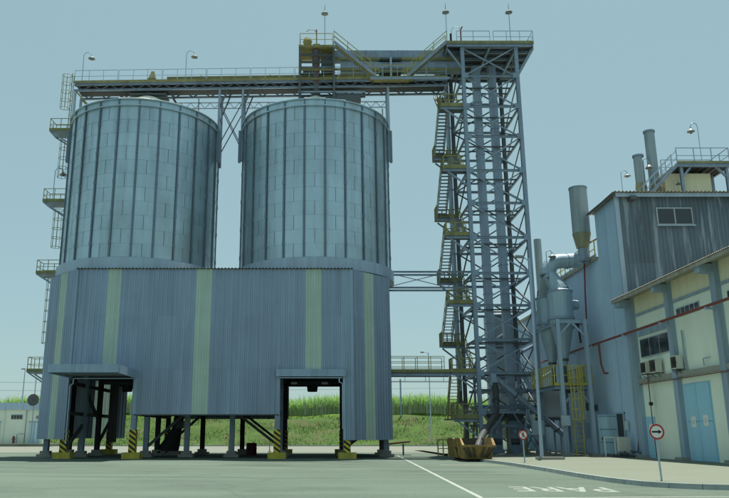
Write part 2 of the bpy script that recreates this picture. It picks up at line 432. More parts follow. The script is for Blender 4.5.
fc = bpy.data.curves.new('painted_road_word', 'FONT'); fc.body = 'PARE'; fc.size = 1.0; fc.align_x = 'CENTER'; fc.align_y = 'CENTER'
fc.offset = .012
fo = bpy.data.objects.new('tmp_text', fc); C.objects.link(fo)
bpy.context.view_layer.update()
me = bpy.data.meshes.new_from_object(fo); me.name = 'painted_road_word'
bpy.data.objects.remove(fo)
me.materials.append(m_markw)
ro = bpy.data.objects.new('painted_road_word', me); C.objects.link(ro); ro['kind'] = 'structure'
ro.location = (7.35, 23.75, .004); ro.scale = (1.32, 2.9, 1); ro.rotation_euler = (0, 0, PI - R(6))

# ------------------------------------------------------------------ grass tufts and sugar cane (uncountable)
def blades(n, xr, yr, zf, h, w, lean, seg=2):
    vs = []; fs = []
    X = np.random.uniform(*xr, n); Y = np.random.uniform(*yr, n); Hh = np.random.uniform(*h, n); A = np.random.uniform(0, 2*PI, n)
    Ln = np.random.uniform(0, lean, n); B = np.random.uniform(0, 2*PI, n)
    for i in range(n):
        x, y, z = X[i], Y[i], zf(X[i], Y[i]); ca, sa = math.cos(A[i]), math.sin(A[i]); lx, ly = math.cos(B[i])*Ln[i], math.sin(B[i])*Ln[i]
        o = len(vs); hh = Hh[i]
        for k in range(seg+1):
            t = k/seg; ww = w*(1 - t*.85)/2; zz = z + hh*(t - .25*Ln[i]/max(hh, .1)*t*t)
            px = x + lx*t*t; py = y + ly*t*t
            vs.append((px - ca*ww, py - sa*ww, zz)); vs.append((px + ca*ww, py + sa*ww, zz))
        for k in range(seg):
            fs.append((o + 2*k, o + 2*k + 1, o + 2*k + 3, o + 2*k + 2))
    return vs, fs
def zbank(x, y):
    k = sorted(zs); 
    for a, b in zip(k, k[1:]):
        if a <= y <= b:
            t = (y - a)/(b - a); return zs[a]*(1-t) + zs[b]*t - .05
    return 0
def canez(x, y): return zbank(x, y) + .35*math.sin(x*.13) + .2*math.sin(x*.37 + 1)
v1, f1 = blades(26000, (-75, 75), (127.5, 141), lambda x, y: canez(x, y) + 1.1 + random.random()*.8, (1.0, 2.1), .15, 2.2, 3)
o = MB().add(v1, f1).top('sugar_cane_leaves', m_cane, (0, 0, 0), 'tall green sugar cane leaves along the top of the grass bank', 'sugar cane', kind='stuff')
v1, f1 = blades(11000, (-75, 75), (127.3, 133), canez, (1.7, 2.9), .09, .35, 1)
o = MB().add(v1, f1).top('sugar_cane_stalks', m_caned, (0, 0, 0), 'brown green sugar cane stalks below the cane leaves', 'sugar cane', kind='stuff')
core = MB()
for i in range(75):
    x = -75 + i*2; zt = canez(x, 130); core.box(x, x + 2.0, 130.6, 142, zt - .3, zt + 2.1 + .3*math.sin(i*1.7))
core.top('sugar_cane_mass', m_cane, (0, 0, 0), 'dense inner mass of the sugar cane field behind the bank', 'sugar cane', kind='stuff')
v1, f1 = blades(30000, (-60, 70), (111.7, 127.2), zbank, (.10, .38), .10, .25, 1)
MB().add(v1, f1).top('bank_grass_tufts', m_tuft, (0, 0, 0), 'short rough grass covering the bank below the cane', 'grass', kind='stuff')

# fence of concrete posts before the cane
fn = thing('cane_fence', 'line of pale concrete fence posts with wire in front of the sugar cane', 'fence', (0, 126.6, 4.7))
pm = MB().box(-.09, .09, -.09, .09, 0, 2.3).mesh('fence_post', m_conc)
for i in range(-24, 24):
    piece('fence_post', pm, fn, (i*2.9 + .4, 126.6, 4.55))
wr = MB()
for z in (5.2, 5.8, 6.4): wr.bar((-70, 126.5, z), (70, 126.5, z), .015)
wr.build('fence_wire', m_steeld, fn)

# ------------------------------------------------------------------ silo building (shed below the silos)
CX = -7.65
sb = thing('silo_shed', 'large blue grey corrugated shed on steel columns below the two silos', 'shed', (CX, 59.7, 0))
ZT = 13.36
def clad_run(parent, a, b, z0, z1, nrm, stripes=(), pw=1.32, rows=None, mat=m_clad, smat=m_green, name='cladding_panel', sname='skylight_panel', pitch=.33):
    """corrugated sheets side by side from a to b (2D points); stripes = list of (from,to) metres along the run that are skylight"""
    a = V((*a, 0)); b = V((*b, 0)); L = (b-a).length; u = (b-a)/L; nrm = V(nrm).normalized()
    cuts = [0.0]
    for s0, s1 in stripes:
        k = max(0, round((s0 - cuts[-1])/pw)); c0 = cuts[-1]
        if k > 1: cuts += [c0 + (s0-c0)*i/k for i in range(1, k)]
        if s0 > c0 + .05: cuts.append(s0)
        cuts.append(s1)
    c0 = cuts[-1]; k = max(1, round((L - c0)/pw))
    if L - c0 > .05: cuts += [c0 + (L-c0)*i/k for i in range(1, k+1)]
    for c0, c1 in zip(cuts, cuts[1:]):
        st = any(abs(c0-s0) < .02 for s0, s1 in stripes)
        rr = rows or [z0, z1]
        rr = [z for z in rr if z0 + .2 < z < z1 - .2]; rr = [z0] + rr + [z1]
        for i, (ra, rb) in enumerate(zip(rr, rr[1:])):
            mb = MB().corr(a + u*c0 + nrm*(.012*((len(rr)-i) % 2)) + V((0, 0, ra - (.06 if i else 0))), u, c1-c0, (0, 0, 1), rb-ra + (.06 if i else 0), nrm, pitch)
            mb.build(sname if st else name, smat if st else mat, parent)
YF = 53.2
rowz = [3.0, 6.2, 9.9]
F0, F1 = -17.7, 2.3
PL = (-17.6, -13.05); PR = (-2.85, 1.65)
# stripes on the front in absolute x
st_abs = [(-15.45, -14.45), (-9.0, -7.85), (-1.05, .1)]
clad_run(sb, (F0, YF), (PL[1], YF), 6.0, ZT, (0, -1, 0), [(s0 - F0, s1 - F0) for s0, s1 in st_abs[:1]], rows=rowz)
clad_run(sb, (PL[1], YF), (PR[0], YF), 3.0, ZT, (0, -1, 0), [(s0 - PL[1], s1 - PL[1]) for s0, s1 in st_abs[1:2]], rows=rowz)
clad_run(sb, (PR[0], YF), (PR[1], YF), 6.05, ZT, (0, -1, 0), [(s0 - PR[0], s1 - PR[0]) for s0, s1 in st_abs[2:]], rows=rowz)
clad_run(sb, (PR[1], YF), (F1, YF), 1.25, ZT, (0, -1, 0), rows=rowz, mat=m_trim)
q = 1/math.sqrt(2)
clad_run(sb, (-20.7, 56.2), (F0, YF), 1.3, ZT - .02, (-q, -q, 0), [(1.7, 2.7)], rows=rowz)
clad_run(sb, (F1, YF), (5.3, 56.2), 1.25, ZT - .02, (q, -q, 0), [(1.3, 2.4)], rows=rowz)
clad_run(sb, (-20.7, 66.6), (-20.7, 56.2), 1.3, ZT, (-1, 0, 0), [(5.4, 7.2)], rows=rowz)
clad_run(sb, (5.3, 56.2), (5.3, 66.6), 1.25, ZT, (1, 0, 0), [(3, 4)], rows=rowz)
clad_run(sb, (-20.7, 66.6), (F0, 69.6), 1.3, ZT, (-q, q, 0), [(1, 2.6)], rows=rowz)
clad_run(sb, (F1, 69.6), (5.3, 66.6), 1.25, ZT, (q, q, 0), rows=rowz)
clad_run(sb, (F0, 69.6), (F1, 69.6), 5.9, ZT, (0, 1, 0), rows=rowz)  # unseen back wall set deeper to stretch the ground shadow backward
clad_run(sb, (PL[1], 69.6), (PR[0], 69.6), 3.0, 5.9, (0, 1, 0), rows=rowz)
# corner and edge trims
tr = MB()
tr.box(PL[1] - .05, PL[1] + .22, YF - .075, YF - .05, 3.0, 6.0); tr.build('jamb_trim', m_trim, sb)
MB().box(PR[0] - .2, PR[0] + .04, YF - .075, YF - .05, 3.0, 6.05).build('jamb_trim', m_trim, sb)
MB().box(PR[1] - .03, PR[1] + .14, YF - .10, YF - .05, 1.25, 6.05).build('jamb_trim', m_steell, sb)
MB().box(PR[0] - .25, PR[1] + .18, YF - .28, YF - .045, 5.6, 6.1).build('door_lintel', m_trim, sb)
for x, y in ((F0, YF), (F1, YF)):
    MB().bar((x, y - .05, 6.1 if x < -10 else 1.25), (x, y - .05, ZT - .02), .2, .06).build('corner_trim', m_trim, sb)
MB().box(PL[1] + .05, PR[0] - .05, YF + .02, YF + .14, 2.92, 3.1).build('bottom_rail', m_steeld, sb)
# roof: low corrugated sheets, lapped over the wall head
rf = MB().corr((F0 - .1, YF - .22, ZT + .02), (1, 0, 0), F1 - F0 + .2, (0, 1, .015), 16.7, (0, 0, 1), .25, .05)  # runs back to the deepened rear wall for the longer shadow
rf.build('roof_sheet', m_roofs, sb)
MB().add([(-20.75, 56.2, ZT), (F0, YF, ZT), (F0, 69.6, ZT), (-20.75, 66.6, ZT)], [(0, 1, 2, 3)]).build('roof_sheet', m_roofs, sb)
MB().add([(F1, YF, ZT), (5.35, 56.2, ZT), (5.35, 66.6, ZT), (F1, 69.6, ZT)], [(0, 1, 2, 3)]).build('roof_sheet', m_roofs, sb)
MB().box(F0, F1, YF + .2, 69.4, 6.2, 6.35).build('light_block_floor', m_inner, sb)  # floor plates added to block light above the bays
MB().box(-20.5, F0 - .02, 56.4, 66.4, 6.2, 6.35).build('light_block_floor', m_inner, sb)
MB().box(F1 + .02, 5.2, 56.4, 66.4, 6.2, 6.35).build('light_block_floor', m_inner, sb)
# canopy over the left opening
cn = MB(); cn.box(-17.45, -12.95, 48.4, 53.15, 5.62, 5.98)
cn.build('canopy', m_trim, sb)
MB().box(-17.5, -12.9, 48.34, 48.4, 5.5, 6.02).build('canopy_fascia', m_trim, sb)
MB().box(-12.95, -12.88, 48.42, 53.15, 5.46, 6.0).build('canopy_fascia', m_trim, sb)
MB().box(-17.52, -17.45, 48.42, 53.15, 5.46, 6.0).build('canopy_fascia', m_trim, sb)
MB().box(-17.4, -13.0, 49, 49.15, 5.5, 5.62).build('canopy_beam', m_steeld, sb)
MB().box(-17.4, -13.0, 51.5, 51.65, 5.5, 5.62).build('canopy_beam', m_steeld, sb)
# drain pipes at the openings
MB().path([(-17.3, 52.95, 5.4), (-17.3, 52.95, 5.1), (-17.5, 52.95, 4.95), (-17.5, 52.95, 1.0)], .05, 6).build('drain_pipe', m_steell, sb)
MB().path([(1.35, 52.95, 5.5), (1.35, 52.95, 5.2), (1.58, 52.95, 5.1), (1.58, 52.95, 2.0)], .05, 6).build('drain_pipe', m_steell, sb)
MB().tube((PL[0] + .3, 52.9, 5.45), (PL[1], 52.9, 5.45), .05, 6).build('door_head_pipe', m_steell, sb)
MB().tube((PR[0], 53.0, 5.5), (PR[1] - .1, 53.0, 5.5), .045, 6).build('door_head_pipe', m_steell, sb)
# columns: rows of steel columns on concrete plinths; the ones beside the openings carry hazard stripes
def column(x, y, top, hazard):
    c_ = MB().hbar((x, y, .42), (x, y, top), .36, .40, .03, up=(0, 1, 0)).build('column', m_steel if y < 60 else m_inner, sb)  # inner columns take the shade-darkened copy of the steel
    if hazard:
        pl = MB(); pl.box(x - .62, x + .62, y - .5, y + .5, 0, .42); pl.build('plinth', m_plinthy, c_)
        MB().box(x - .235, x + .235, y - .25, y + .25, .42, 1.95).build('hazard_guard', m_haz, c_)
    else:
        pl = MB(); pl.box(x - .55, x + .55, y - .45, y + .45, 0, .22); pl.box(x - .35, x + .35, y - .3, y + .3, .22, .45); pl.build('plinth', m_conc, c_)
for x in (-17.95, -13.0, -2.98, 1.88):
    column(x, 53.45 if x > -17 else 54.0, 6.2, True)
    for y in (57.5, 61.5): column(x + (.15 if x < -15 else 0), y, 6.2, False)
    column(x, 65.6, 6.2, True)
for x in (-9.9, -6.55):
    for y in (57.2, 64.8): column(x, y, 6.2, False)
for x, y in ((-20.35, 57.3), (-20.35, 62.5), (5.0, 58.2), (5.0, 62.5)): column(x, y, 6.2, False)
for x0, z0, x1, z1 in ((-12.8, .8, -10.0, 3.3), (-6.4, 3.3, -3.2, .9)):
    for y in (57.35, 64.9): MB().hbar((x0, y, z0), (x1, y, z1), .2, .2, .02).build('brace', m_steeld, sb)
for x in (-17.8, -2.98, 1.88):
    for y0, y1 in ((57.5, 61.5), (61.5, 65.6)):
        MB().hbar((x, y0, 4.9 if y0 < 60 else .8), (x, y1, 2.7 if y0 < 60 else 3.2), .2, .2).build('brace', m_steeld, sb)
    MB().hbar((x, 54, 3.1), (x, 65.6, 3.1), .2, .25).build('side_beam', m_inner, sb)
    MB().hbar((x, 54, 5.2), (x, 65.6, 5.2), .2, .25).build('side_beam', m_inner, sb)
MB().hbar((-17.8, 57.6, 2.4), (-17.6, 53.8, .9), .2, .2).build('brace', m_steeld, sb)
MB().hbar((1.95, 54.0, .9), (3.6, 56.5, 2.0), .2, .2).build('brace', m_steeld, sb)
for y in (57.4, 61.5, 65.5):
    for x0, x1 in ((-17.9, -13), (-2.98, 1.88)): MB().hbar((x0, y, 5.85), (x1, y, 5.85), .25, .35).build('cross_beam', m_inner, sb)
    MB().hbar((-13, y, 3.3), (-2.98, y, 3.3), .2, .3).build('cross_beam', m_inner, sb)
# partitions that close the loading bays on the inside
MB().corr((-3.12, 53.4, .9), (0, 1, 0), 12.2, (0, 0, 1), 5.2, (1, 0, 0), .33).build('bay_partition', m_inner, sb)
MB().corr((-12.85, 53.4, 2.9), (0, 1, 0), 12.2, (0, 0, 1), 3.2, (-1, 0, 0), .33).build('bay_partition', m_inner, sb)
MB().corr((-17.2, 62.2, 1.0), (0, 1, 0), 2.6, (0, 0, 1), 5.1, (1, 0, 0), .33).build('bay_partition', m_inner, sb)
# loading spouts in the bays
for x in (-.6, -15.2):
    sp = MB(); sp.lathe(x, 59.7, [(1.2, 6.2), (.45, 5.4), (.38, 4.9)], 16); sp.build('loading_spout', m_inner, sb)
    MB().box(x - 1.4, x + 1.4, 57.9, 58.1, 5.35, 5.6).build('spout_beam', m_inner, sb)
# light fittings under the lintel
for x in (-1.9, .35): MB().box(x - .22, x + .22, 55.2, 55.4, 5.2, 5.35).build('bay_light', m_lamp, sb)

# machinery between the columns (grey sacks / gear seen low in the shade)
mt = thing('discharge_screw', 'dark screw conveyor and motor standing in the shade below the shed', 'machine', (-12, 61, 0))
MB().path([(-12.2, 62, .4), (-11.9, 61.8, 1.0), (-11.5, 61.5, 2.0), (-11.3, 61.3, 3.0)], .4, 10, radii=[.85, .7, .42, .4]).build('inlet_boot', m_inner, mt)
MB().box(-11.5, -10.9, 61, 61.8, 2.1, 2.7).build('motor', m_steeld, mt)
MB().box(-12.9, -11.2, 61.2, 62.8, .005, .35).build('base', m_conc, mt)
rg = thing('red_drum', 'small dark red drum standing behind the grey shed columns', 'drum', (-5.6, 63, 0))
MB().lathe(-5.6, 63, [(0, .01), (.42, .01), (.44, .3), (.42, .32), (.44, .6), (.42, .62), (.43, .95), (.3, .97), (0, .97)], 20).build('body', m_drum, rg)
MB().tube((-5.45, 62.9, .97), (-5.45, 62.9, 1.02), .05, 8).build('bung', m_steeld, rg)

# ------------------------------------------------------------------ silos
RS = 6.1; YC = 59.7
rows = 11; ZB, ZR = 14.35, 26.5; rh = (ZR - ZB)/rows; NB = 24
sheet = MB()
seg = 8; a0 = 2*PI/12
for j, (rr, zz) in enumerate(((RS + .008, -.012), (RS + .008, .03), (RS + .0, rh - .03), (RS - .006, rh))):
    for i in range(seg+1):
        t = .0027 + (a0 - .0054)*i/seg; sheet.v.append((rr*math.cos(t), rr*math.sin(t), zz))
for j in range(3):
    for i in range(seg): sheet.f.append((j*(seg+1) + i, j*(seg+1) + i+1, (j+1)*(seg+1) + i+1, (j+1)*(seg+1) + i))
me_sheet = sheet.mesh('wall_sheet', m_galv, smooth=False)
stf = MB(); stf.box(RS + .01, RS + .10, -.03, .03, 0, ZR - ZB + .1)
stf.box(RS + .008, RS + .022, -.085, .085, 0, ZR - ZB); stf.box(RS + .09, RS + .105, -.065, .065, 0, ZR - ZB)
for k in range(5): stf.box(RS + .01, RS + .13, -.08, .08, 1.0 + k*2.4, 1.3 + k*2.4)
me_stf = stf.mesh('stiffener', m_stiff)
def silo(x, label):
    t = thing('silo', label, 'silo', (x, YC, 13.4), 'twin storage silos')
    MB().lathe(x, YC, [(RS - .05, ZB - .3), (RS - .05, ZR + .1)], 64).build('inner_shell', m_galvdark, t)
    off = -PI/2 + 2*PI/NB*.5
    for r in range(rows):
        for k in range(12):
            piece('wall_sheet', me_sheet, t, (x, YC, ZB + r*rh), off + (k*2 + (r % 2) + .5)*2*PI/NB)
    for k in range(NB): piece('stiffener', me_stf, t, (x, YC, ZB), off + k*2*PI/NB)
    sk = MB(); sk.lathe(x, YC, [(RS - .1, 13.45), (RS + .32, 13.45), (RS + .32, 14.3), (RS + .1, 14.4), (RS - .1, 14.4)], 72); sk.build('skirt_ring', m_skirt, t)
    rim = MB(); rim.lathe(x, YC, [(RS - .02, ZR - .05), (RS + .17, ZR - .02), (RS + .17, ZR + .06), (RS + .06, ZR + .10), (RS + .06, 26.98), (RS + .2, 27.0), (RS + .2, 27.08), (RS - .1, 27.1)], 72); rim.build('eave_ring', m_galv, t)
    for k in range(NB):
        a = off + k*2*PI/NB
        p = V((x + (RS + .1)*math.cos(a), YC + (RS + .1)*math.sin(a), ZR + .08))
        MB().bar(p, p + V((0, 0, .48)), .07, .1, up=(math.cos(a), math.sin(a), 0)).build('eave_clip', m_stiff, t)
    # roof of radial sheets
    for k in range(NB):
        a = off + k*2*PI/NB; b = a + 2*PI/NB - .006
        def pt(rr, ang, z): return (x + rr*math.cos(ang), YC + rr*math.sin(ang), z)
        MB().add([pt(RS + .2, a, 27.07), pt(RS + .2, b, 27.07), pt(1.0, b, 29.55), pt(1.0, a, 29.55),
                  pt(RS + .2, a, 27.13), pt(1.0, a, 29.64)], [(0, 1, 2, 3), (0, 3, 5, 4)]).build('roof_sheet', m_white, t)
    MB().lathe(x, YC, [(1.5, 29.3), (1.1, 29.75), (.9, 29.85), (0, 29.9)], 24).build('roof_cap', m_white, t)
    # dark brackets where the gallery legs are tied to the wall
    for s_ in (-1, 1):
        bx = x + s_*(RS + .28)
        MB().bar((bx, YC - .8, 23.8), (bx, YC - .8, 26.6), .2, .35).build('wall_bracket', m_stiff, t)
    return t
XL, XR = -14.85, -.40
silo(XL, 'left galvanised steel silo with vertical stiffeners above the shed')
silo(XR, 'right galvanised steel silo with vertical stiffeners, nearer the tower')

# ------------------------------------------------------------------ conveyor gallery over the silos
ga = thing('conveyor_gallery', 'long steel truss walkway with conveyor running over both silo roofs', 'gallery', (-21.1, 59.7, 30.2))
def zb(x): return 30.28 + (x + 21)*.0158
GX0, GX1 = -21.15, 11.0; GY0, GY1 = 58.85, 60.55
for y in (GY0, GY1):
    MB().hbar((GX0, y, zb(GX0) + .07), (GX1, y, zb(GX1) + .07), .16, .16).build('bottom_chord', m_steel, ga)
    MB().hbar((GX0, y, zb(GX0) + .62), (GX1, y, zb(GX1) + .62), .2, .22).build('top_chord', m_steel, ga)
    n = 42
    for i in range(n):
        xa = GX0 + (GX1-GX0)*i/n; xb = GX0 + (GX1-GX0)*(i+1)/n
        za, zc = (zb(xa) + .12, zb(xb) + .55) if i % 2 else (zb(xa) + .55, zb(xb) + .12)
        MB().bar((xa, y, za), (xb, y, zc), .07).build('web_bar', m_steeld, ga)
MB().hexa([(GX0, GY0 - .1, zb(GX0) + .72), (GX1, GY0 - .1, zb(GX1) + .72), (GX1, GY1 + .1, zb(GX1) + .72), (GX0, GY1 + .1, zb(GX0) + .72),
           (GX0, GY0 - .1, zb(GX0) + .78), (GX1, GY0 - .1, zb(GX1) + .78), (GX1, GY1 + .1, zb(GX1) + .78), (GX0, GY1 + .1, zb(GX0) + .78)]).build('walkway_deck', m_dark, ga)
for y in (GY0 - .12, GY1 + .12):
    MB().bar((GX0, y, zb(GX0) + .82), (GX1, y, zb(GX1) + .82), .03, .22).build('toe_board', m_mustard, ga)
for y in (GY0 - .1, GY1 + .1):
    xa = GX0
    while xa < GX1 - 1:
        xb = min(xa + 3.8, GX1)
        if not (y < 59.5 and xb > -1.9 and xa < 11.5 and xa > -2.2 and xb < 1.5):
            rail(MB(), [(xa, y, zb(xa) + .78), (xb - .1, y, zb(xb) + .78)], 1.12, 1.25, .02).build('railing', m_steell, ga)
        xa = xb
xa = -13.3
while xa < 4.6:
    xb = min(xa + 3.0, 4.6)
    b_ = MB(); b_.hexa([(xa, 59.2, zb(xa) + .8), (xb, 59.2, zb(xb) + .8), (xb, 60.1, zb(xb) + .8), (xa, 60.1, zb(xa) + .8), (xa, 59.2, zb(xa) + 1.42), (xb, 59.2, zb(xb) + 1.42), (xb, 60.1, zb(xb) + 1.42), (xa, 60.1, zb(xa) + 1.42)])
    b_.box(xb - .06, xb + .0, 59.12, 60.18, zb(xb) + .8, zb(xb) + 1.48); b_.build('conveyor_casing', m_mustard, ga)
    xa = xb
MB().hexa([(GX0 + .3, 59.25, zb(GX0) + .1), (GX1 - .2, 59.25, zb(GX1) + .1), (GX1 - .2, 60.15, zb(GX1) + .1), (GX0 + .3, 60.15, zb(GX0) + .1), (GX0 + .3, 59.25, zb(GX0) + .6), (GX1 - .2, 59.25, zb(GX1) + .6), (GX1 - .2, 60.15, zb(GX1) + .6), (GX0 + .3, 60.15, zb(GX0) + .6)]).build('return_belt_pan', m_dark, ga)
hd = MB(); hd.box(-15.0, -14.3, 59.3, 60.2, 31.1, 31.75)
hd.hexa([(-14.95, 59.3, 31.75), (-14.35, 59.3, 31.75), (-14.35, 60.1, 31.75), (-14.95, 60.1, 31.75), (-14.75, 59.5, 32.5), (-14.5, 59.5, 32.5), (-14.5, 59.9, 32.5), (-14.75, 59.9, 32.5)])
hd.build('conveyor_head', m_mustard, ga)
MB().hexa([(-16.7, 59.3, 31.1), (-16.0, 59.3, 31.1), (-16.0, 60, 31.1), (-16.7, 60, 31.1), (-16.7, 59.4, 31.6), (-16.5, 59.4, 31.6), (-16.5, 59.9, 31.6), (-16.7, 59.9, 31.6)]).build('drive_guard', m_mustard, ga)
# spouts to the silo roofs
for x in (XL, ):
    MB().box(x - 1.6, x + 1.6, 59.0, 60.4, 30.05, 30.2).build('spout_platform', m_steeld, ga)
    MB().path([(x, 59.7, 31), (x, 59.7, 30.2), (x + .2, 59.7, 29.6)], .38, 10).build('spout', m_steeld, ga)
    for s_ in (-1, 1):
        for y in (59.0, 60.4):
            MB().hbar((x + s_*1.9, y, 30.4), (x + s_*2.9, y, 28.5), .14, .14).build('knee_brace', m_steeld, ga)
    for y in (59.0, 60.4):
        MB().bar((x - 2.3, y, 29.75), (x + 2.3, y, 29.75), .1).build('knee_tie', m_steeld, ga)
# legs tied to the silo walls
for x, zlo in ((-21.05, 13.4), (-8.62, 23.9), (-6.62, 23.9), (5.85, 23.9)):
    for y in (58.9, 60.5):
        MB().hbar((x, y, zlo), (x, y, zb(x)), .18, .2).build('leg', m_steell if x < -20 or x > 5 else m_steel, ga)
for y in (58.9, 60.5):
    MB().bar((-8.62, y, 25.2), (-6.62, y, 29.3), .07).build('brace', m_steeld, ga)
    MB().bar((-8.62, y, 29.3), (-6.62, y, 25.2), .07).build('brace', m_steeld, ga)
    for x in (-8.62, -6.62): MB().bar((x, y, 28.6), (x + (.7 if x < -8 else .7), y, zb(x) + .05), .1).build('knee_brace', m_steeld, ga)
    MB().bar((-20.9, y, 30.2), (-19.3, y, 28.4), .12).build('knee_brace', m_mustard, ga)
for x in (-8.62, -6.62, 5.85):
    MB().bar((x, 58.9, 28.0), (x, 60.5, 28.0), .1).build('cross_tie', m_steeld, ga)

lt = thing('lattice_girder', 'light zigzag lattice girder just above the silo roof rims', 'girder', (-7.6, 61.8, 29))
for z in (29.95, 30.5): MB().bar((-20.4, 61.8, z), (5.9, 61.8, z + .2), .07).build('chord', m_steel, lt)
n = 60
for i in range(n):
    xa = -20.4 + 26.3*i/n; xb = -20.4 + 26.3*(i+1)/n; d = .2*i/n
    MB().bar((xa, 61.8, (29.95 if i % 2 else 30.5) + d), (xb, 61.8, (30.5 if i % 2 else 29.95) + d), .045).build('lattice_bar', m_steel, lt)
MB().bar((-10.9, 61.8, 27.0), (-10.9, 61.8, 31.0), .1).build('post', m_steel, lt)
for x in (-20.0, 5.6): MB().bar((x, 61.8, 26.6), (x, 61.8, 30.0), .1).build('post', m_steel, lt)

# ------------------------------------------------------------------ head platform on the right silo
hp = thing('head_platform', 'boxy mustard and grey transfer frame on top of the right silo', 'platform', (-.3, 59.7, 29.6))
HX0, HX1, HY0, HY1 = -1.75, 1.2, 58.6, 60.9
for x in (HX0, HX1):
    for y in (HY0, HY1): MB().hbar((x, y, 28.4), (x, y, 34.4), .18, .18).build('post', m_steeld, hp)
for z in (29.1, 29.6, 31.35, 32.2, 32.9, 33.6):
    for y in (HY0, HY1): MB().hbar((HX0, y, z), (HX1, y, z), .12, .16).build('beam', m_mustard if z in (31.35, 32.2) else m_steeld, hp)
    for x in (HX0, HX1): MB().hbar((x, HY0, z), (x, HY1, z), .12, .16).build('beam', m_steeld, hp)
MB().box(HX0 - .1, HX1 + .1, HY0 - .12, HY1 + .12, 34.32, 34.5).build('deck', m_mustard, hp)
rail(MB(), [(HX0, HY1, 34.5), (HX0, HY0, 34.5), (HX1 - .1, HY0, 34.5)], 1.15, 1.2, .022).build('railing', m_yel, hp)
rail(MB(), [(HX0, HY1, 34.5), (HX1, HY1, 34.5), (HX1, HY1 - 1, 34.5)], 1.15, 1.2, .022).build('railing', m_yel, hp)
MB().path([(-.35, 59.0, 34.2), (-.35, 59.0, 31.5), (-.3, 59.2, 30.2), (-.35, 59.5, 29.5)], .33, 12).build('drop_chute', m_steeld, hp)
MB().path([(-.3, 58.7, 31), (-.3, 58.7, 34.5), (-.3, 58.7, 36.1)], .05, 6).build('riser_pipe', m_red, hp)
MB().path([(-.3, 58.7, 35.8), (-.5, 58.7, 36.05), (-.9, 58.7, 36.1), (-1.2, 58.7, 35.9)], .03, 6).build('vent_hook', m_steeld, hp)
mo = MB(); mo.lathe(-1.1, 59.4, [(0, 34.9), (.3, 34.95), (.42, 35.3), (.3, 35.6), (0, 35.65)], 12); mo.build('drive_motor', m_mustard, hp)
MB().box(-.6, 0, 59.2, 60, 34.5, 35.0).build('gearbox', m_mustard, hp)
MB().box(.1, 1.1, 59.0, 60.6, 32.2, 33.7).build('transfer_box', m_steeld, hp)
MB().box(-1.5, -.7, 59.4, 60.6, 32.0, 32.6).build('transfer_box', m_steeld, hp)
MB().box(1.3, 3.5, 58.75, 60.3, 29.3, 29.9).build('screw_trough', m_steeld, hp)
MB().tube((1.3, 59, 29.95), (3.9, 59, 29.95), .2, 10).build('screw_cover', m_steeld, hp)
MB().box(-1.9, 3.9, 58.7, 58.8, 30.1, 30.25).build('beam', m_steel, hp)

# upper conveyors between the head platform and the tower
for i, (z0, z1, y0, lab) in enumerate(((33.62, 34.42, 59.3, 'upper of two enclosed steel conveyors between silo platform and tower'), (32.5, 33.2, 59.15, 'lower of two enclosed steel conveyors between silo platform and tower'))):
    uc = thing('enclosed_conveyor', lab, 'conveyor', (1.3, 59.7, z0))
    xa = 1.25 if i == 0 else 1.8
    while xa < 12.2:
        xb = min(xa + 2.8, 12.3)
        b_ = MB().box(xa, xb - .04, y0, y0 + .95, z0, z1); b_.box(xb - .04, xb, y0 - .04, y0 + 1.0, z0 - .03, z1 + .04)
        b_.build('casing_section', m_steel, uc); xa = xb
    MB().box(1.25, 12.3, y0 - .09, y0 - .05, z0 - .14, z0 + .08).build('edge_angle', m_mustard, uc)
for x in (5.9,):
    pass
up = thing('conveyor_trestle', 'slim post trestle carrying the enclosed conveyors above the right silo edge', 'trestle', (6.1, 59.4, 31.4))
for y in (58.9, 60.5): MB().hbar((6.15, y, 31.4), (6.15, y, 33.5), .16, .16).build('post', m_steell, up)
MB().box(5.2, 7.1, 58.85, 60.6, 33.34, 33.5).build('cap_beam', m_steeld, up)
MB().box(5.2, 7.1, 58.85, 60.6, 32.25, 32.4).build('cap_beam', m_steeld, up)
for nm, a, b, lab in (('l', (4.75, 58.5, 31.2), (1.2, 58.5, 34.4), 'steep mustard stair climbing left to the platform on the right silo'),
                      ('r', (7.45, 58.5, 31.2), (10.9, 58.5, 34.4), 'steep mustard stair climbing right to the tower top deck')):
    sx = thing('gallery_stair', lab, 'stair', a)
    flight(sx, a, b, (0, -1, 0), .75, 14, m_steel, m_yel, m_mustard, 1.0)
    f = V(a); MB().box(f.x - .5, f.x + .5, 57.7, 58.7, f.z - .12, f.z - .04).build('foot_plate', m_mustard, sx)
wk = thing('gallery_side_walkway', 'short side walkway with rail between the two gallery stairs', 'walkway', (6.1, 58.1, 31.1))
MB().box(4.6, 7.6, 57.7, 58.7, 31.0, 31.1).build('deck', m_mustard, wk)
MB().box(4.3, 11.0, 57.68, 57.76, 30.85, 31.05).build('edge_beam', m_steel, wk)
rail(MB(), [(5.0, 57.75, 31.1), (7.2, 57.75, 31.1)], 1.1, 1.1, .02).build('railing', m_yel, wk)

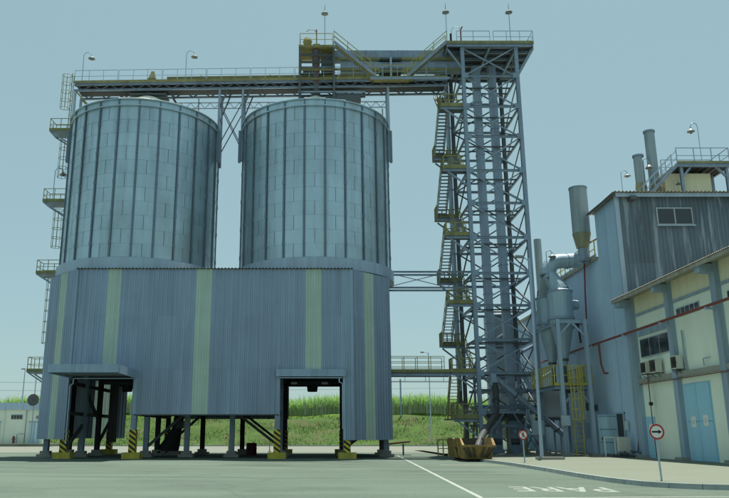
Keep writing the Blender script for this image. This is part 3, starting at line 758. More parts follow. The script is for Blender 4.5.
# ------------------------------------------------------------------ lamps on poles
def gooseneck(h=2.6, hook=.35):
    t = thing('gooseneck_lamp', 'x', 'lamp', (0, 0, 0))
    MB().tube((0, 0, 0), (0, 0, .12), .07, 8).build('base', m_steeld, t)
    pts = [(0, 0, .1), (0, 0, h)] + [(hook*(1 - math.cos(a)), 0, h + hook*math.sin(a)) for a in [PI*k/7 for k in range(1, 8)]]
    MB().path(pts, .032, 6).build('pole', m_steell, t)
    MB().lathe(2*hook, 0, [(.05, h + .02), (.09, h - .08), (.28, h - .22), (.30, h - .27), (.10, h - .25), (.08, h - .38), (0, h - .40)], 14).build('lamp_shade', m_lamp, t)
    return t
def straightlamp(h=3.4):
    t = thing('mast_lamp', 'x', 'lamp', (0, 0, 0))
    MB().tube((0, 0, 0), (0, 0, h), .035, 6).build('pole', m_steell, t)
    MB().lathe(0, 0, [(.04, h + .05), (.08, h - .05), (.30, h - .22), (.31, h - .28), (.1, h - .25), (0, h - .25)], 14).build('lamp_shade', m_lamp, t)
    MB().tube((0, 0, h), (0, 0, h + .65), .03, 6, .012).build('tip', m_steeld, t)
    return t
gl = [(-20.6, 59.0, 31.1, 0, 'hooked lamp on a thin pole at the left end of the gallery'),
      (-11.65, 59.0, 31.25, 0, 'hooked lamp on a thin pole above the right of the left silo'),
      (-22.3, 59.3, 20.5, 0, 'hooked lamp on the second ladder platform beside the left silo'),
      (-20.25, 59.0, 26.7, 0, 'small hooked lamp beside the gallery leg at the left silo rim')]
src = None
for i, (x, y, z, rz, lab) in enumerate(gl):
    if src is None: o = src = gooseneck()
    else: o = copy_tree(src)
    o.location = (x, y, z); o.rotation_euler = (0, 0, rz); o['label'] = lab; o['group'] = 'hooked lamps on the silos'
    if i == 3: o.scale = (.7, .7, .7)
src = None
for i, (x, y, z, lab) in enumerate([(.42, 58.7, 34.5, 'upright mast lamp on the platform above the right silo'),
                                     (10.95, 58.0, 34.2, 'upright mast lamp at the left edge of the tower top deck'),
                                     (16.45, 58.0, 34.2, 'upright mast lamp near the right edge of the tower top deck')]):
    if src is None: o = src = straightlamp()
    else: o = copy_tree(src)
    o.location = (x, y, z); o['label'] = lab; o['group'] = 'mast lamps on the roof decks'

# ------------------------------------------------------------------ caged ladder up the left side
cl = thing('caged_ladder', 'caged ladder with small rest platforms climbing the left side of the silo', 'ladder', (-21.9, 59.6, 6.4))
PZ = [6.44, 14.3, 20.4, 26.7]
LX = -21.75
def cage(parent, x, y, z0, z1, r=.38, mat=m_mustard, face=-1):
    hoop = MB(); n = max(2, round((z1 - z0)/.85))
    for i in range(n+1):
        z = z0 + (z1 - z0)*i/n
        hoop.path([(x + r*math.sin(a)*1.0*(-1) if False else x - r + r*math.cos(a), y + r*math.sin(a), z) for a in [PI*2*k/14 for k in range(15)]], .022, 5, caps=False)
    for k in range(1, 7):
        a = PI*2*(k+.5)/8; hoop.bar((x - r + r*math.cos(a), y + r*math.sin(a), z0), (x - r + r*math.cos(a), y + r*math.sin(a), z1), .03, .015)
    return hoop.build('cage', mat, parent)
rung_me = MB().tube((0, -.2, 0), (0, .2, 0), .018, 6).mesh('rung', m_mustard)
def ladder(parent, x, y, z0, z1, mat=m_mustard, rung=None, step=.45):
    st = MB(); st.bar((x, y - .22, z0), (x, y - .22, z1), .06, .04); st.bar((x, y + .22, z0), (x, y + .22, z1), .06, .04)
    o = st.build('ladder_rails', mat, parent)
    k = 0; z = z0 + .3
    while z < z1 - .1:
        piece('rung', rung or rung_me, o, (x, y, z)); z += step
for i, z in enumerate(PZ):
    x0, x1 = (-22.95, -21.15)
    pl = MB().box(x0, x1, 58.9, 60.4, z - .12, z).build('rest_platform', m_steel, cl)
    MB().box(x0 - .03, x1, 58.86, 58.9, z - .05, z + .2).build('toe_board', m_mustard, pl)
    rail(MB(), [(x1, 58.95, z), (x0, 58.95, z), (x0, 60.35, z), (x1, 60.35, z)], 1.1, .8, .022).build('railing', m_mustard, pl)
    for y in (59.0, 60.3):
        MB().bar((x0 + .1, y, z - .12), (x1 + .1, y, z - 1.25), .1).build('bracket', m_steel, pl)
segs = [(14.3, 20.2), (20.4, 26.5), (26.7, 32.2)]
for i, (a, b) in enumerate(segs):
    x = -21.5 - (.3 if i == 2 else 0)
    ladder(cl, x + .25, 59.5, a, b + .9 if i < 2 else b)
    cage(cl, x + .1, 59.5, a + 2.3, b - .4 if i < 2 else b - .1)
ladder(cl, -21.3, 59.5, 6.44, 14.2); cage(cl, -21.45, 59.5, 8.7, 13.9)

# ------------------------------------------------------------------ elevator tower
tw = thing('elevator_tower', 'tall open steel lattice tower with zigzag stairs right of the silos', 'tower', (14.5, 60.8, .2))
TX0, TX1, TY0, TY1 = 12.2, 16.8, 58.0, 63.7
TZ = [.2, 3.3, 6.23, 8.82, 11.5, 14.1, 17.04, 19.94, 22.75, 25.75, 28.46, 31.27, 34.0]
for x in (TX0, TX1):
    for y in (TY0, TY1):
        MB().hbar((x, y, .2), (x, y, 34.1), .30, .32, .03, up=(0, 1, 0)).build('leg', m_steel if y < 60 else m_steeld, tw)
        MB().box(x - .45, x + .45, y - .45, y + .45, .1, .5).build('footing', m_conc, tw)
for i, z in enumerate(TZ[1:], 1):
    for y in (TY0, TY1): MB().hbar((TX0, y - .02, z), (TX1, y - .02, z), .16, .2).build('beam', m_steel, tw)
    for x in (TX0, TX1): MB().hbar((x, TY0, z - .02), (x, TY1, z - .02), .14, .18).build('beam', m_steel, tw)
    zl = TZ[i-1]
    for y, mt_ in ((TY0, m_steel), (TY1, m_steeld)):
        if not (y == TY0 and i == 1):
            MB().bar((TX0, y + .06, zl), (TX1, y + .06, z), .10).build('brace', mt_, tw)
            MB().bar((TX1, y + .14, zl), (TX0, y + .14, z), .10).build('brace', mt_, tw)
    for x in (TX0, TX1):
        if x == TX1:
            MB().bar((x, TY0, zl), (x, TY1, z), .11).build('brace', m_steeld, tw)
            MB().bar((x + .1, TY1, zl), (x + .1, TY0, z), .08).build('brace', m_steeld, tw)
        else:
            a, b = (TY0, TY1) if i % 2 else (TY1, TY0)
            MB().bar((x, a, zl), (x, b, z), .10).build('brace', m_steeld, tw)
    if i < len(TZ)-1:
        for yy in (60.4, 61.5): MB().bar((TX0, yy, z + .05), (TX1, yy, z + .05), .08, .12).build('casing_tie', m_steeld, tw)
gus = MB().box(-.22, .22, -.012, .012, -.24, .24).mesh('gusset_plate', m_steel)
for z in TZ[1:-1]:
    for x, dx in ((TX0, .2), (TX1, -.2)): piece('gusset_plate', gus, tw, (x + dx, TY0 - .175, z))
# frames, pipes and ducts low in the tower
for z in (2.3, 3.75, 5.0):
    for y in (59.4, 62.0): MB().hbar((TX0, y, z), (TX1 + 1.0, y, z), .14, .2).build('frame_beam', m_steel, tw)
    MB().hbar((13.2, TY0, z - .1), (13.2, TY1, z - .1), .12, .16).build('frame_beam', m_steel, tw)
    MB().hbar((16.2, TY0, z - .1), (16.2, TY1, z - .1), .12, .16).build('frame_beam', m_steel, tw)
for x, y, zt, r_ in ((12.75, 62.4, 7.5, .11), (14.65, 62.8, 9.5, .16), (16.35, 62.2, 8.2, .13), (17.5, 61.0, 6.0, .1)):
    MB().path([(x, y, .3), (x, y, zt - .5), (x + .25, y, zt), (x + 1.4, y, zt + .6)], r_, 8).build('service_pipe', m_steel, tw)
for a, b in (((12.3, 59.0, .6), (14.2, 59.0, 3.2)), ((14.8, 59.2, 3.6), (16.7, 59.2, .5)), ((13, 61, 6.2), (16.6, 61, 3.4)), ((16.9, 60, 6.2), (18.0, 60, 3.5))):
    MB().bar(a, b, .11).build('brace', m_steel, tw)
# top deck with overhang and underside beams
DX0, DX1, DY0, DY1 = 10.85, 18.3, 57.75, 64.6
MB().box(DX0, DX1, DY0, DY1, 34.2, 34.28).build('top_deck', m_dark, tw)
for y in (57.8, 59, 60.2, 61.4, 62.6, 63.8, 64.5): MB().hbar((DX0, y, 34.05), (DX1, y, 34.05), .14, .24).build('deck_beam', m_steel, tw)
for x in (DX0 + .05, 12.2, 14.5, 16.8, DX1 - .05): MB().hbar((x, DY0, 33.82), (x, DY1, 33.82), .16, .24).build('deck_beam', m_steel, tw)
for a, b in (((DX0, DY0 - .03), (DX1, DY0 - .03)), ((DX1 + .03, DY0), (DX1 + .03, DY1)), ((DX0, DY1), (DX1, DY1)), ((DX0 - .03, DY0), (DX0 - .03, DY1))):
    MB().bar((*a, 34.32), (*b, 34.32), .04, .26).build('toe_board', m_mustard, tw)
for pts in ([(DX0 + .9, DY0, 34.3), (14.6, DY0, 34.3)], [(14.9, DY0, 34.3), (DX1, DY0, 34.3), (DX1, 60.5, 34.3)], [(DX1, 60.8, 34.3), (DX1, DY1, 34.3), (DX0, DY1, 34.3)], [(DX0, DY1, 34.3), (DX0, 60.5, 34.3)]):
    rail(MB(), pts, 1.1, 1.35, .022).build('railing', m_yel if pts[0][1] > 60 else m_steell, tw)
for y in (58.0, 63.7):
    MB().bar((TX1, y, 31.3), (DX1 - .1, y, 33.8), .14).build('deck_strut', m_steel, tw)
    MB().bar((TX0, y, 31.9), (DX0 + .1, y, 33.8), .14).build('deck_strut', m_steel, tw)
for x, s in ((11.9, .28), (13.2, .35), (14.6, .5), (15.3, .3)):
    k = MB(); k.box(x - s, x + s, 60.0, 60.8, 34.3, 34.45)
    k.lathe(x, 60.4, [(s*.9, 34.45), (s, 34.7), (s*.8, 34.8 + s*.3), (0, 34.9 + s*.4)], 12); k.build('elevator_head', m_mustard if s < .3 else m_steeld, tw)
MB().path([(12.15, 57.9, 34.3), (12.15, 57.9, 35.6), (12.3, 57.9, 35.9)], .06, 6).build('vent_pipe', m_red, tw)
MB().path([(12.2, 57.9, 35.5), (12.0, 57.9, 35.85), (11.6, 57.9, 35.9), (11.35, 57.9, 35.6), (11.35, 57.9, 35.1)], .03, 6).build('vent_hook', m_steell, tw)
MB().box(11.2, 11.35, 57.8, 58.0, 34.4, 35.2).build('control_box', m_blk, tw)
# two bucket elevators in flanged sections
for ei, (ex, lab) in enumerate(((13.95, 'left of two square bucket elevator casings inside the lattice tower'), (15.35, 'right of two square bucket elevator casings inside the lattice tower'))):
    be = thing('bucket_elevator', lab, 'elevator', (ex, 60.9, .2), 'bucket elevators in the tower')
    z = 3.2
    while z < 33.4:
        z1 = min(z + 2.45, 33.6)
        s_ = MB().box(ex - .31, ex + .31, 60.6, 61.25, z, z1 - .08); s_.box(ex - .36, ex + .36, 60.55, 61.3, z1 - .08, z1)
        s_.build('casing_section', m_casing, be); z = z1
    bt = MB().box(ex - .42, ex + .42, 60.45, 61.4, .5, 3.2); bt.box(ex - .5, ex + .5, 60.35, 61.5, .2, .5); bt.build('boot', m_steel, be)
    MB().tube((ex - .3, 60.4, 1.1), (ex + .3, 60.4, 1.1), .22, 12).build('boot_pulley', m_steeld, be)
    MB().box(ex - .1, ex + .12, 60.38, 60.45, 1.7, 2.0).build('inspection_plate', m_steell, be)
    MB().hexa([(ex - .9, 60.3, 3.2), (ex + .9, 60.3, 3.2), (ex + .9, 61.5, 3.2), (ex - .9, 61.5, 3.2), (ex - .42, 60.5, 2.5), (ex + .42, 60.5, 2.5), (ex + .42, 61.4, 2.5), (ex - .42, 61.4, 2.5)]).build('inlet_hopper', m_steeld, be)
for i, x in enumerate((13.25, 14.65, 16.1)):
    MB().tube((x, 60.0, .2), (x, 60.0, 2.9), .10, 8).top('guard_post', m_mustard, (x, 60, .2), ('mustard guard post left of the elevator boots', 'mustard guard post between the two elevator boots', 'mustard guard post right of the elevator boots')[i], 'post', 'guard posts at the elevator boots')
# stairs: landings in front and behind, flights running in depth
FZ = [2.85, 6.31, 11.69, 17.24, 22.97, 28.5]; BZ = [8.9, 14.3, 20.0, 25.6]
def landing(x0, x1, y0, y1, z, rails, big=True):
    d = MB().box(x0, x1, y0, y1, z - .10, z).build('landing', m_steeld, tw)
    MB().box(x0, x1, y0 - .035, y0, z - .06, z + .26).build('toe_board', m_mustard, d)
    MB().hbar((x0, y0 + .05, z - .2), (x1, y0 + .05, z - .2), .12, .18).build('edge_beam', m_steel, d)
    for pts in rails: rail(MB(), [(*p, z) for p in pts], 1.05, .6, .042).build('railing', m_mustard, d)
    return d
for z in FZ:
    d = landing(10.15, 12.35, 57.9, 59.2, z, [[(10.2, 59.2), (10.2, 57.95), (12.2, 57.95)]])
    MB().bar((12.2, 58.0, z - 1.6), (10.4, 58.0, z - .2), .12).build('bracket', m_steel, d)
for z in BZ:
    d = landing(10.15, 12.1, 62.2, 63.5, z, [[(10.2, 62.2), (10.2, 63.45), (12.1, 63.45)]])
    MB().bar((12.2, 63.4, z - 1.6), (10.4, 63.4, z - .2), .12).build('bracket', m_steel, d)
seq = [(2.85, 6.31, None)]
for i in range(len(BZ)):
    f0, b, f1 = FZ[i+1], BZ[i], FZ[i+2]
    flight(tw, (11.3, 59.2, f0), (11.3, 62.2, b), (1, 0, 0), .75, 13, m_steel, m_yel, m_steel, rails=(0, 1))
    flight(tw, (10.2, 62.2, b), (10.2, 59.2, f1), (1, 0, 0), .78, 13, m_steel, m_yel, m_steel, rails=(0, 1))
flight(tw, (10.3, 61.6, 2.85), (10.3, 59.2, 6.31), (1, 0, 0), .75, 14, m_mustard, m_yel, m_mustard)
MB().box(10.15, 12.1, 61.5, 62.6, 2.75, 2.85).build('landing', m_steeld, tw)
flight(tw, (11.3, 60.5, .3), (11.3, 59.2, 2.8), (1, 0, 0), .7, 10, m_mustard, m_yel, m_mustard)
flight(tw, (10.3, 59.2, 28.5), (10.3, 62.0, 31.2), (1, 0, 0), .75, 12, m_steeld, m_mustard, m_steeld)
# clean air pipe behind the stairs
ap = thing('tower_air_pipe', 'pale vertical air pipe behind the stairs left of the tower', 'pipe', (11.85, 64.2, .2))
z = 5.2
while z < 33.0:
    MB().tube((11.85, 64.2, z), (11.85, 64.2, z + 2.9), .22, 14).build('pipe_section', m_steell, ap)
    MB().tube((11.85, 64.2, z + 2.9), (11.85, 64.2, z + 3.0), .28, 14).build('flange', m_steel, ap); z += 3.0
MB().path([(11.85, 64.2, 5.2), (11.85, 64.2, 4.4), (12.4, 64.2, 3.6), (13, 64.2, 3.4)], .22, 12).build('bend', m_steeld, ap)
# tie girder and access bridge from the silo shed
tg = thing('tie_girder', 'cross braced steel tie girder from the right silo to the tower', 'girder', (7.8, 59, 13))
for z in (13.1, 14.4):
    for y in (58.9, 60.1): MB().hbar((5.4, y, z), (TX0, y, z), .12, .14).build('chord', m_steel, tg)
for xa, xb in ((5.45, 10.2), (10.25, 12.1)):
    MB().bar((xa, 58.9, 13.15), (xb, 58.9, 14.35), .05).build('brace', m_steeld, tg)
    MB().bar((xa, 58.97, 14.35), (xb, 58.97, 13.15), .05).build('brace', m_steeld, tg)
br = thing('access_bridge', 'low access bridge with pale mustard railing from the shed to the tower', 'footbridge', (8.8, 58.5, 6.2))
MB().box(5.36, 10.1, 58.0, 59.2, 6.22, 6.3).build('deck', m_steeld, br)
MB().box(5.36, 10.1, 57.96, 58.0, 6.28, 6.52).build('toe_board', m_mustard, br)
for y in (58.05, 59.15): MB().hbar((5.36, y, 6.1), (10.1, y, 6.1), .12, .2).build('stringer', m_steel, br)
rail(MB(), [(5.45, 58.0, 6.3), (9.6, 58.0, 6.3)], 1.2, 1.0, .024, 2).build('railing', m_yel, br)
rail(MB(), [(5.45, 59.2, 6.3), (9.6, 59.2, 6.3)], 1.2, 1.0, .024, 2).build('railing', m_yel, br)
MB().tube((5.36, 58.6, 5.6), (10.3, 58.6, 5.6), .035, 6).build('service_pipe', m_steell, br)
for x in (6.6, 8.2, 9.6): MB().bar((x, 58.6, 5.6), (x, 58.6, 6.2), .03).build('pipe_hanger', m_steeld, br)

# spouts at the bottom of the tower
dp = thing('junction_spout', 'dark spout box with long sloping pipe and curved chute above the skip', 'chute', (13.1, 57.2, 5))
MB().hexa([(12.85, 56.9, 5.2), (13.5, 56.9, 5.2), (13.5, 57.6, 5.2), (12.85, 57.6, 5.2), (12.95, 57.0, 6.1), (13.3, 57.0, 6.1), (13.3, 57.5, 6.1), (12.95, 57.5, 6.1)]).build('junction_box', m_steel, dp)
MB().path([(13.4, 57.3, 5.75), (16.52, 57.3, 3.06), (18.2, 57.3, 1.6)], .21, 12).build('sloping_pipe', m_steel, dp)
for t_ in (.3, .62, .9):
    p = lerp((13.4, 57.3, 5.75), (18.2, 57.3, 1.6), t_); d_ = V((4.8, 0, -4.15)).normalized()
    MB().tube(p - d_*.05, p + d_*.05, .27, 12).build('flange', m_steeld, dp)
cp = [(13.2, 57.0, 5.4), (13.2, 56.9, 4.8), (13.12, 56.6, 4.1), (12.95, 55.9, 3.45), (12.5, 54.6, 2.85), (11.8, 53.0, 2.35), (11.05, 51.4, 1.85), (10.4, 49.9, 1.3), (10.0, 48.9, .8)]
MB().path(cp, .23, 14).build('curved_chute', m_chute, dp)
for i in (2, 4, 6):
    a = V(cp[i]); d_ = (V(cp[i+1]) - a).normalized(); MB().tube(a, a + d_*.1, .28, 14).build('flange', m_chute, dp)
sp = thing('pipe_stand', 'thin A frame stand holding up the sloping pipe', 'stand', (15.6, 57.3, .2))
for dx in (-.5, .6): MB().bar((15.6 + dx, 57.3, .2), (15.6, 57.3, 3.7), .12).build('leg', m_steel, sp)
MB().bar((15.25, 57.3, 1.6), (15.98, 57.3, 1.6), .08).build('tie', m_steel, sp)

# ------------------------------------------------------------------ skips, railing
def skip(x0, x1, y0, y1, label, lip=.95):
    t = thing('waste_skip', label, 'skip', ((x0+x1)/2, (y0+y1)/2, 0), 'rusty skips by the tower')
    pf = [(y0 + .25, .16), (y0 - .12, lip), (y0 + .62, 1.38), (y1, 1.38), (y1, .35), (y1 - .4, .16)]
    for x, xb, nm in ((x0, x0 + .16, 'side_wall'), (x1, x1 - .16, 'side_wall')):
        th_ = .06 if x == x0 else -.06; mb = MB(); n = len(pf)
        vs = [(x + (xb - x)*(1 - (z - .16)/1.22), y, z) for y, z in pf] + [(x + (xb - x)*(1 - (z - .16)/1.22) + th_, y, z) for y, z in pf]
        mb.add(vs, [tuple(range(n)), tuple(range(n, 2*n))[::-1]] + [(i, n+i, n+(i+1) % n, (i+1) % n) for i in range(n)])
        w = mb.build(nm, m_rust, t)
        for yy in (y0 + 1.3, y0 + 2.5, y0 + 3.5):
            if yy < y1: MB().hexa([(x + (xb-x)*.95 - th_, yy, .2), (x + (xb-x)*.95, yy, .2), (x + (xb-x)*.95, yy + .12, .2), (x + (xb-x)*.95 - th_, yy + .12, .2), (x - th_*1.3, yy, 1.3), (x, yy, 1.3), (x, yy + .12, 1.3), (x - th_*1.3, yy + .12, 1.3)]).build('rib', m_rust, w)
        MB().bar((x, y0 + .62, 1.38), (x, y1, 1.38), .08, .08).build('rim', m_rust, w)
        MB().bar((x, y0 - .1, lip), (x, y0 + .62, 1.38), .08, .08).build('rim', m_rust, w)
    fr = MB().hexa([(x0 + .16, y0 + .25, .16), (x1 - .16, y0 + .25, .16), (x1 - .16, y0 + .31, .16), (x0 + .16, y0 + .31, .16), (x0 + .08, y0 - .12, lip - .02), (x1 - .08, y0 - .12, lip - .02), (x1 - .08, y0 - .06, lip - .02), (x0 + .08, y0 - .06, lip - .02)]).build('front_wall', m_rust, t)
    MB().box(x0 - .05, x1 + .05, y0 - .2, y0 - .06, lip - .07, lip + .05).build('rim', m_rust, fr)
    cx = (x0+x1)/2
    for k in (-1.0, -.72, -.35, .35, .72, 1.0):
        xt = cx + k*.95; xb_ = cx + k*.55
        MB().hexa([(xb_ - .06, y0 + .07, .28), (xb_ + .06, y0 + .07, .28), (xb_ + .06, y0 + .2, .28), (xb_ - .06, y0 + .2, .28), (xt - .06, y0 - .16, .84), (xt + .06, y0 - .16, .84), (xt + .06, y0 - .05, .84), (xt - .06, y0 - .05, .84)]).build('stiffening_rib', m_skipin, fr)
    MB().box(x0 + .25, x1 - .25, y0 + .3, y1 - .1, .14, .2).build('floor', m_skipin, t)
    MB().box(x0 + .2, x1 - .2, y1 - .06, y1, .3, 1.38).build('back_wall', m_skipin, t)
    MB().box(x0 + .3, x1 - .3, y0 + .6, y0 + .8, .006, .14).build('skid', m_skipin, t)
    MB().box(x0 + .3, x1 - .3, y1 - .9, y1 - .7, .006, .14).build('skid', m_skipin, t)
skip(8.75, 10.72, 47.3, 49.6, 'rusty orange skip with ribbed front below the curved chute')
skip(8.72, 10.66, 49.95, 52.5, 'rusty yellow skip standing behind the ribbed front one', 1.3)
yr = thing('yellow_guard_rail', 'short yellow pipe guard rail left of the skips', 'guard rail', (9.3, 57, 0))
rail(MB(), [(8.75, 57.2, 0), (10.2, 56.6, 0)], 1.25, .35, .04).build('rail_frame', m_yel, yr)
pit = thing('sump_cover', 'low dark tipping plate lying by the shed corner column', 'plate', (6.9, 63, 0))
MB().hexa([(5.4, 62.2, .8), (7.2, 62.2, 1.0), (7.4, 63.8, 1.0), (5.4, 63.8, .8), (5.4, 62.2, .95), (7.4, 62.2, 1.15), (7.6, 63.8, 1.15), (5.4, 63.8, .95)]).build('plate', m_brown, pit)
for x in (5.6, 6.8): MB().bar((x, 63, 0.006), (x, 63, .9), .12).build('leg', m_steeld, pit)

# ------------------------------------------------------------------ signs
def sign(x, y, zc, label, kind, zg=.155):
    t = thing('road_sign', label, 'sign', (x, y, zg))
    MB().tube((x + .015, y + .05, zg), (x - .03, y + .05, zc + .2), .032, 8).build('pole', m_steell, t)
    def disc(r0, r1, ya, mat, nm):
        mb = MB(); n = 40
        if r0 == 0:
            vs = [(x + r1*math.cos(2*PI*i/n), ya, zc + r1*math.sin(2*PI*i/n)) for i in range(n)] + [(x + r1*math.cos(2*PI*i/n), ya + .012, zc + r1*math.sin(2*PI*i/n)) for i in range(n)]
            mb.add(vs, [tuple(range(n)), tuple(range(n, 2*n))[::-1]] + [(i, n+i, n+(i+1) % n, (i+1) % n) for i in range(n)])
        else:
            vs = []
            for rr in (r0, r1): vs += [(x + rr*math.cos(2*PI*i/n), ya, zc + rr*math.sin(2*PI*i/n)) for i in range(n)]
            mb.add(vs, [(i, (i+1) % n, n+(i+1) % n, n+i) for i in range(n)])
        return mb.build(nm, mat, t)
    disc(0, .25, y - .0, m_sw, 'sign_plate'); disc(.195, .252, y - .004, m_sr, 'red_ring')
    yy = y - .005
    def poly(pts, mat, nm): MB().add([(x + a, yy, zc + b) for a, b in pts], [tuple(range(len(pts)))]).build(nm, mat, t)
    if kind == 'arrow':
        poly([(-.16, -.028), (.05, -.028), (.05, -.07), (.17, 0), (.05, .07), (.05, .028), (-.16, .028)], m_blk, 'arrow_symbol')
    else:
        w = MB()
        def seg2(a, b, ww):
            a = V((x + a[0], yy, zc + a[1])); b = V((x + b[0], yy, zc + b[1])); d = (b-a).normalized(); n2 = V((-d.z, 0, d.x))*ww/2
            w.add([a - n2, b - n2, b + n2, a + n2], [(0, 1, 2, 3)])
        w.add([(x + .01 + .03*math.cos(k*PI/6), yy, zc + .125 + .03*math.sin(k*PI/6)) for k in range(12)], [tuple(range(12))])
        seg2((.0, .09), (-.01, -.02), .06); seg2((-.01, -.02), (.06, -.13), .035); seg2((-.015, -.02), (-.07, -.13), .035)
        seg2((.01, .07), (.08, .0), .025); seg2((-.01, .07), (-.075, .01), .025)
        w.build('walking_figure', m_blk, t); yy = y - .0065; w = MB()
        seg2((-.145, .145), (.145, -.145), .035); w.build('red_slash', m_sr, t)
sign(11.15, 25.4, 1.70, 'round white sign with red ring and black arrow on the pavement', 'arrow')
sign(10.95, 41.4, 1.60, 'small round no walking sign with red slash beside the skip', 'walk')

# street lamp in front of the tower
sl = thing('street_lamp', 'tall slim grey street lamp on a concrete block before the tower', 'street lamp', (13.35, 46.5, .2))
MB().tube((13.35, 46.5, .2), (13.42, 46.5, 12.6), .12, 10, .07).build('pole', m_steell, sl)
MB().path([(13.42, 46.5, 12.3), (13.3, 46.5, 12.5), (12.95, 46.4, 12.68)], .04, 8).build('arm', m_steell, sl)
MB().hexa([(12.45, 46.25, 12.62), (13.05, 46.28, 12.6), (13.05, 46.52, 12.6), (12.45, 46.55, 12.62), (12.5, 46.28, 12.76), (13.05, 46.3, 12.74), (13.05, 46.5, 12.74), (12.5, 46.52, 12.76)]).build('lamp_head', m_lamp, sl)
MB().box(12.75, 14.35, 45.3, 45.8, .16, .34).top('concrete_block', m_conc, (13.5, 45.5, .16), 'long low concrete block on the pavement before the street lamp', 'block')

# ------------------------------------------------------------------ process building (blue) with its details
WX = 20.0
pb = thing('process_building', 'tall blue grey clad process building behind the cream one at right', 'building', (26, 50, .2))
clad_run(pb, (WX, 52.1), (WX, 47.95), .2, 17.3, (-1, 0, 0), rows=[5.8, 11.6], mat=m_bluewall, pw=1.05, pitch=.21)
clad_run(pb, (WX, 66.0), (WX, 54.5), .2, 13.85, (-1, 0, 0), rows=[5.8, 10.6], mat=m_bluewall, pw=1.05, pitch=.21)
clad_run(pb, (WX, 54.5), (WX, 52.1), .2, 13.85, (-1, 0, 0), rows=[5.8, 10.6], mat=m_bluewall, pw=1.05, pitch=.21)
clad_run(pb, (WX, 80.0), (WX, 66.0), .2, 12.4, (-1, 0, 0), rows=[5.8], mat=m_bluewall, pw=1.4, pitch=.21)
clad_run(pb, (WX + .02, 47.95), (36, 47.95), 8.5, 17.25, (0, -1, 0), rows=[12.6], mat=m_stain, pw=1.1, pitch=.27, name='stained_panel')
clad_run(pb, (WX, 80.0), (36, 80.0), .2, 12.4, (0, 1, 0), mat=m_bluewall, pw=3, pitch=.3)
clad_run(pb, (WX + .1, 52.1), (36, 52.1), 12, 17.3, (0, 1, 0), mat=m_bluewall, pw=3, pitch=.3)
clad_run(pb, (36, 47.95), (36, 80), .2, 12.3, (1, 0, 0), mat=m_bluewall, pw=4, pitch=.4)
MB().bar((WX - .04, 47.93, .2), (WX - .04, 47.93, 17.3), .30, .14).build('corner_trim', m_steell, pb)
MB().box(WX - .08, WX - .04, 50.1, 50.25, .2, 17.2).build('panel_trim', m_bluewall, pb)
MB().corr((WX - .45, 47.35, 17.38), (1, 0, 0), 16.5, (0, 1, -.02), 5.2, (0, 0, 1), .25, .06).build('roof_sheet', m_roofs, pb)
MB().box(WX - .2, 36, 47.55, 47.62, 17.1, 17.36).build('fascia', m_steell, pb)
MB().box(WX - .42, WX - .38, 47.4, 52.5, 17.2, 17.36).build('fascia', m_steeld, pb)
for x in (20.9, 28.0, 33): MB().box(x - .2, x + .2, 47.3, 47.9, 16.85, 17.1).build('eave_bracket', m_steeld, pb)
MB().box(WX - .25, 36, 52.15, 66, 13.85, 14.05).build('roof_sheet', m_roofs, pb)
MB().box(WX - .25, 36, 66, 80.2, 12.4, 12.6).build('roof_sheet', m_roofs, pb)
rail(MB(), [(WX - .1, 52.4, 14.05), (WX - .1, 65.8, 14.05)], 1.3, 1.1, .03).build('roof_railing', m_byel, pb)
MB().bar((WX - .03, 52.4, 14.2), (WX - .03, 65.8, 14.2), .04, .3).build('roof_kick_plate', m_steell, pb)
# front window
wf = MB().box(22.55, 24.95, 47.84, 47.9, 15.2, 16.42).build('window', m_frame, pb)
for x0, x1 in ((22.63, 23.70), (23.80, 24.87)): MB().box(x0, x1, 47.81, 47.835, 15.3, 16.33).build('pane', m_glass, wf)
MB().box(22.45, 25.05, 47.72, 47.86, 15.12, 15.2).build('window_sill', m_steell, pb)
# door on the side wall: leaf swung open flat on the wall, dark doorway beside it
MB().box(WX - .05, WX + 1.6, 50.0, 51.35, .2, 2.95).build('doorway', m_dark, pb)  # solid dark box painting the shade inside the open doorway
MB().box(WX - .07, WX - .03, 49.9, 50.0, .25, 3.05).build('door_frame', m_steell, pb)
MB().box(WX - .07, WX - .03, 49.9, 51.4, 2.95, 3.05).build('door_frame', m_steell, pb)
df = MB().box(18.72, 19.95, 51.46, 51.52, .27, 2.92).build('door', m_doorg, pb)
for z in (.35, 1.1, 1.95, 2.8): MB().box(18.76, 19.92, 51.44, 51.458, z, z + .05).build('door_rail', m_steel, df)
MB().box(18.85, 18.93, 51.4, 51.44, 1.3, 1.45).build('handle', m_steeld, df)
MB().box(19.80, 19.88, 49.3, 49.75, 1.9, 2.45).top('notice_board', m_paper, (19.84, 49.5, 1.9), 'pale notice on the blue wall beside the dark doorway', 'notice')
# wall switch box and fan on wall
fb = thing('wall_blower', 'small dark blower on the blue wall beside the yellow ladder', 'blower', (19.6, 55.5, 3))
MB().tube((19.9, 55.6, 3.6), (19.5, 55.6, 3.6), .3, 14).build('fan_housing', m_steeld, fb)
MB().box(19.4, 19.9, 54.6, 55.2, 3.3, 3.7).build('motor', m_steeld, fb)
MB().path([(19.7, 56.2, 6.2), (19.7, 56.2, 4.0), (19.7, 55.7, 3.7)], .08, 8).build('pipe', m_steel, fb)
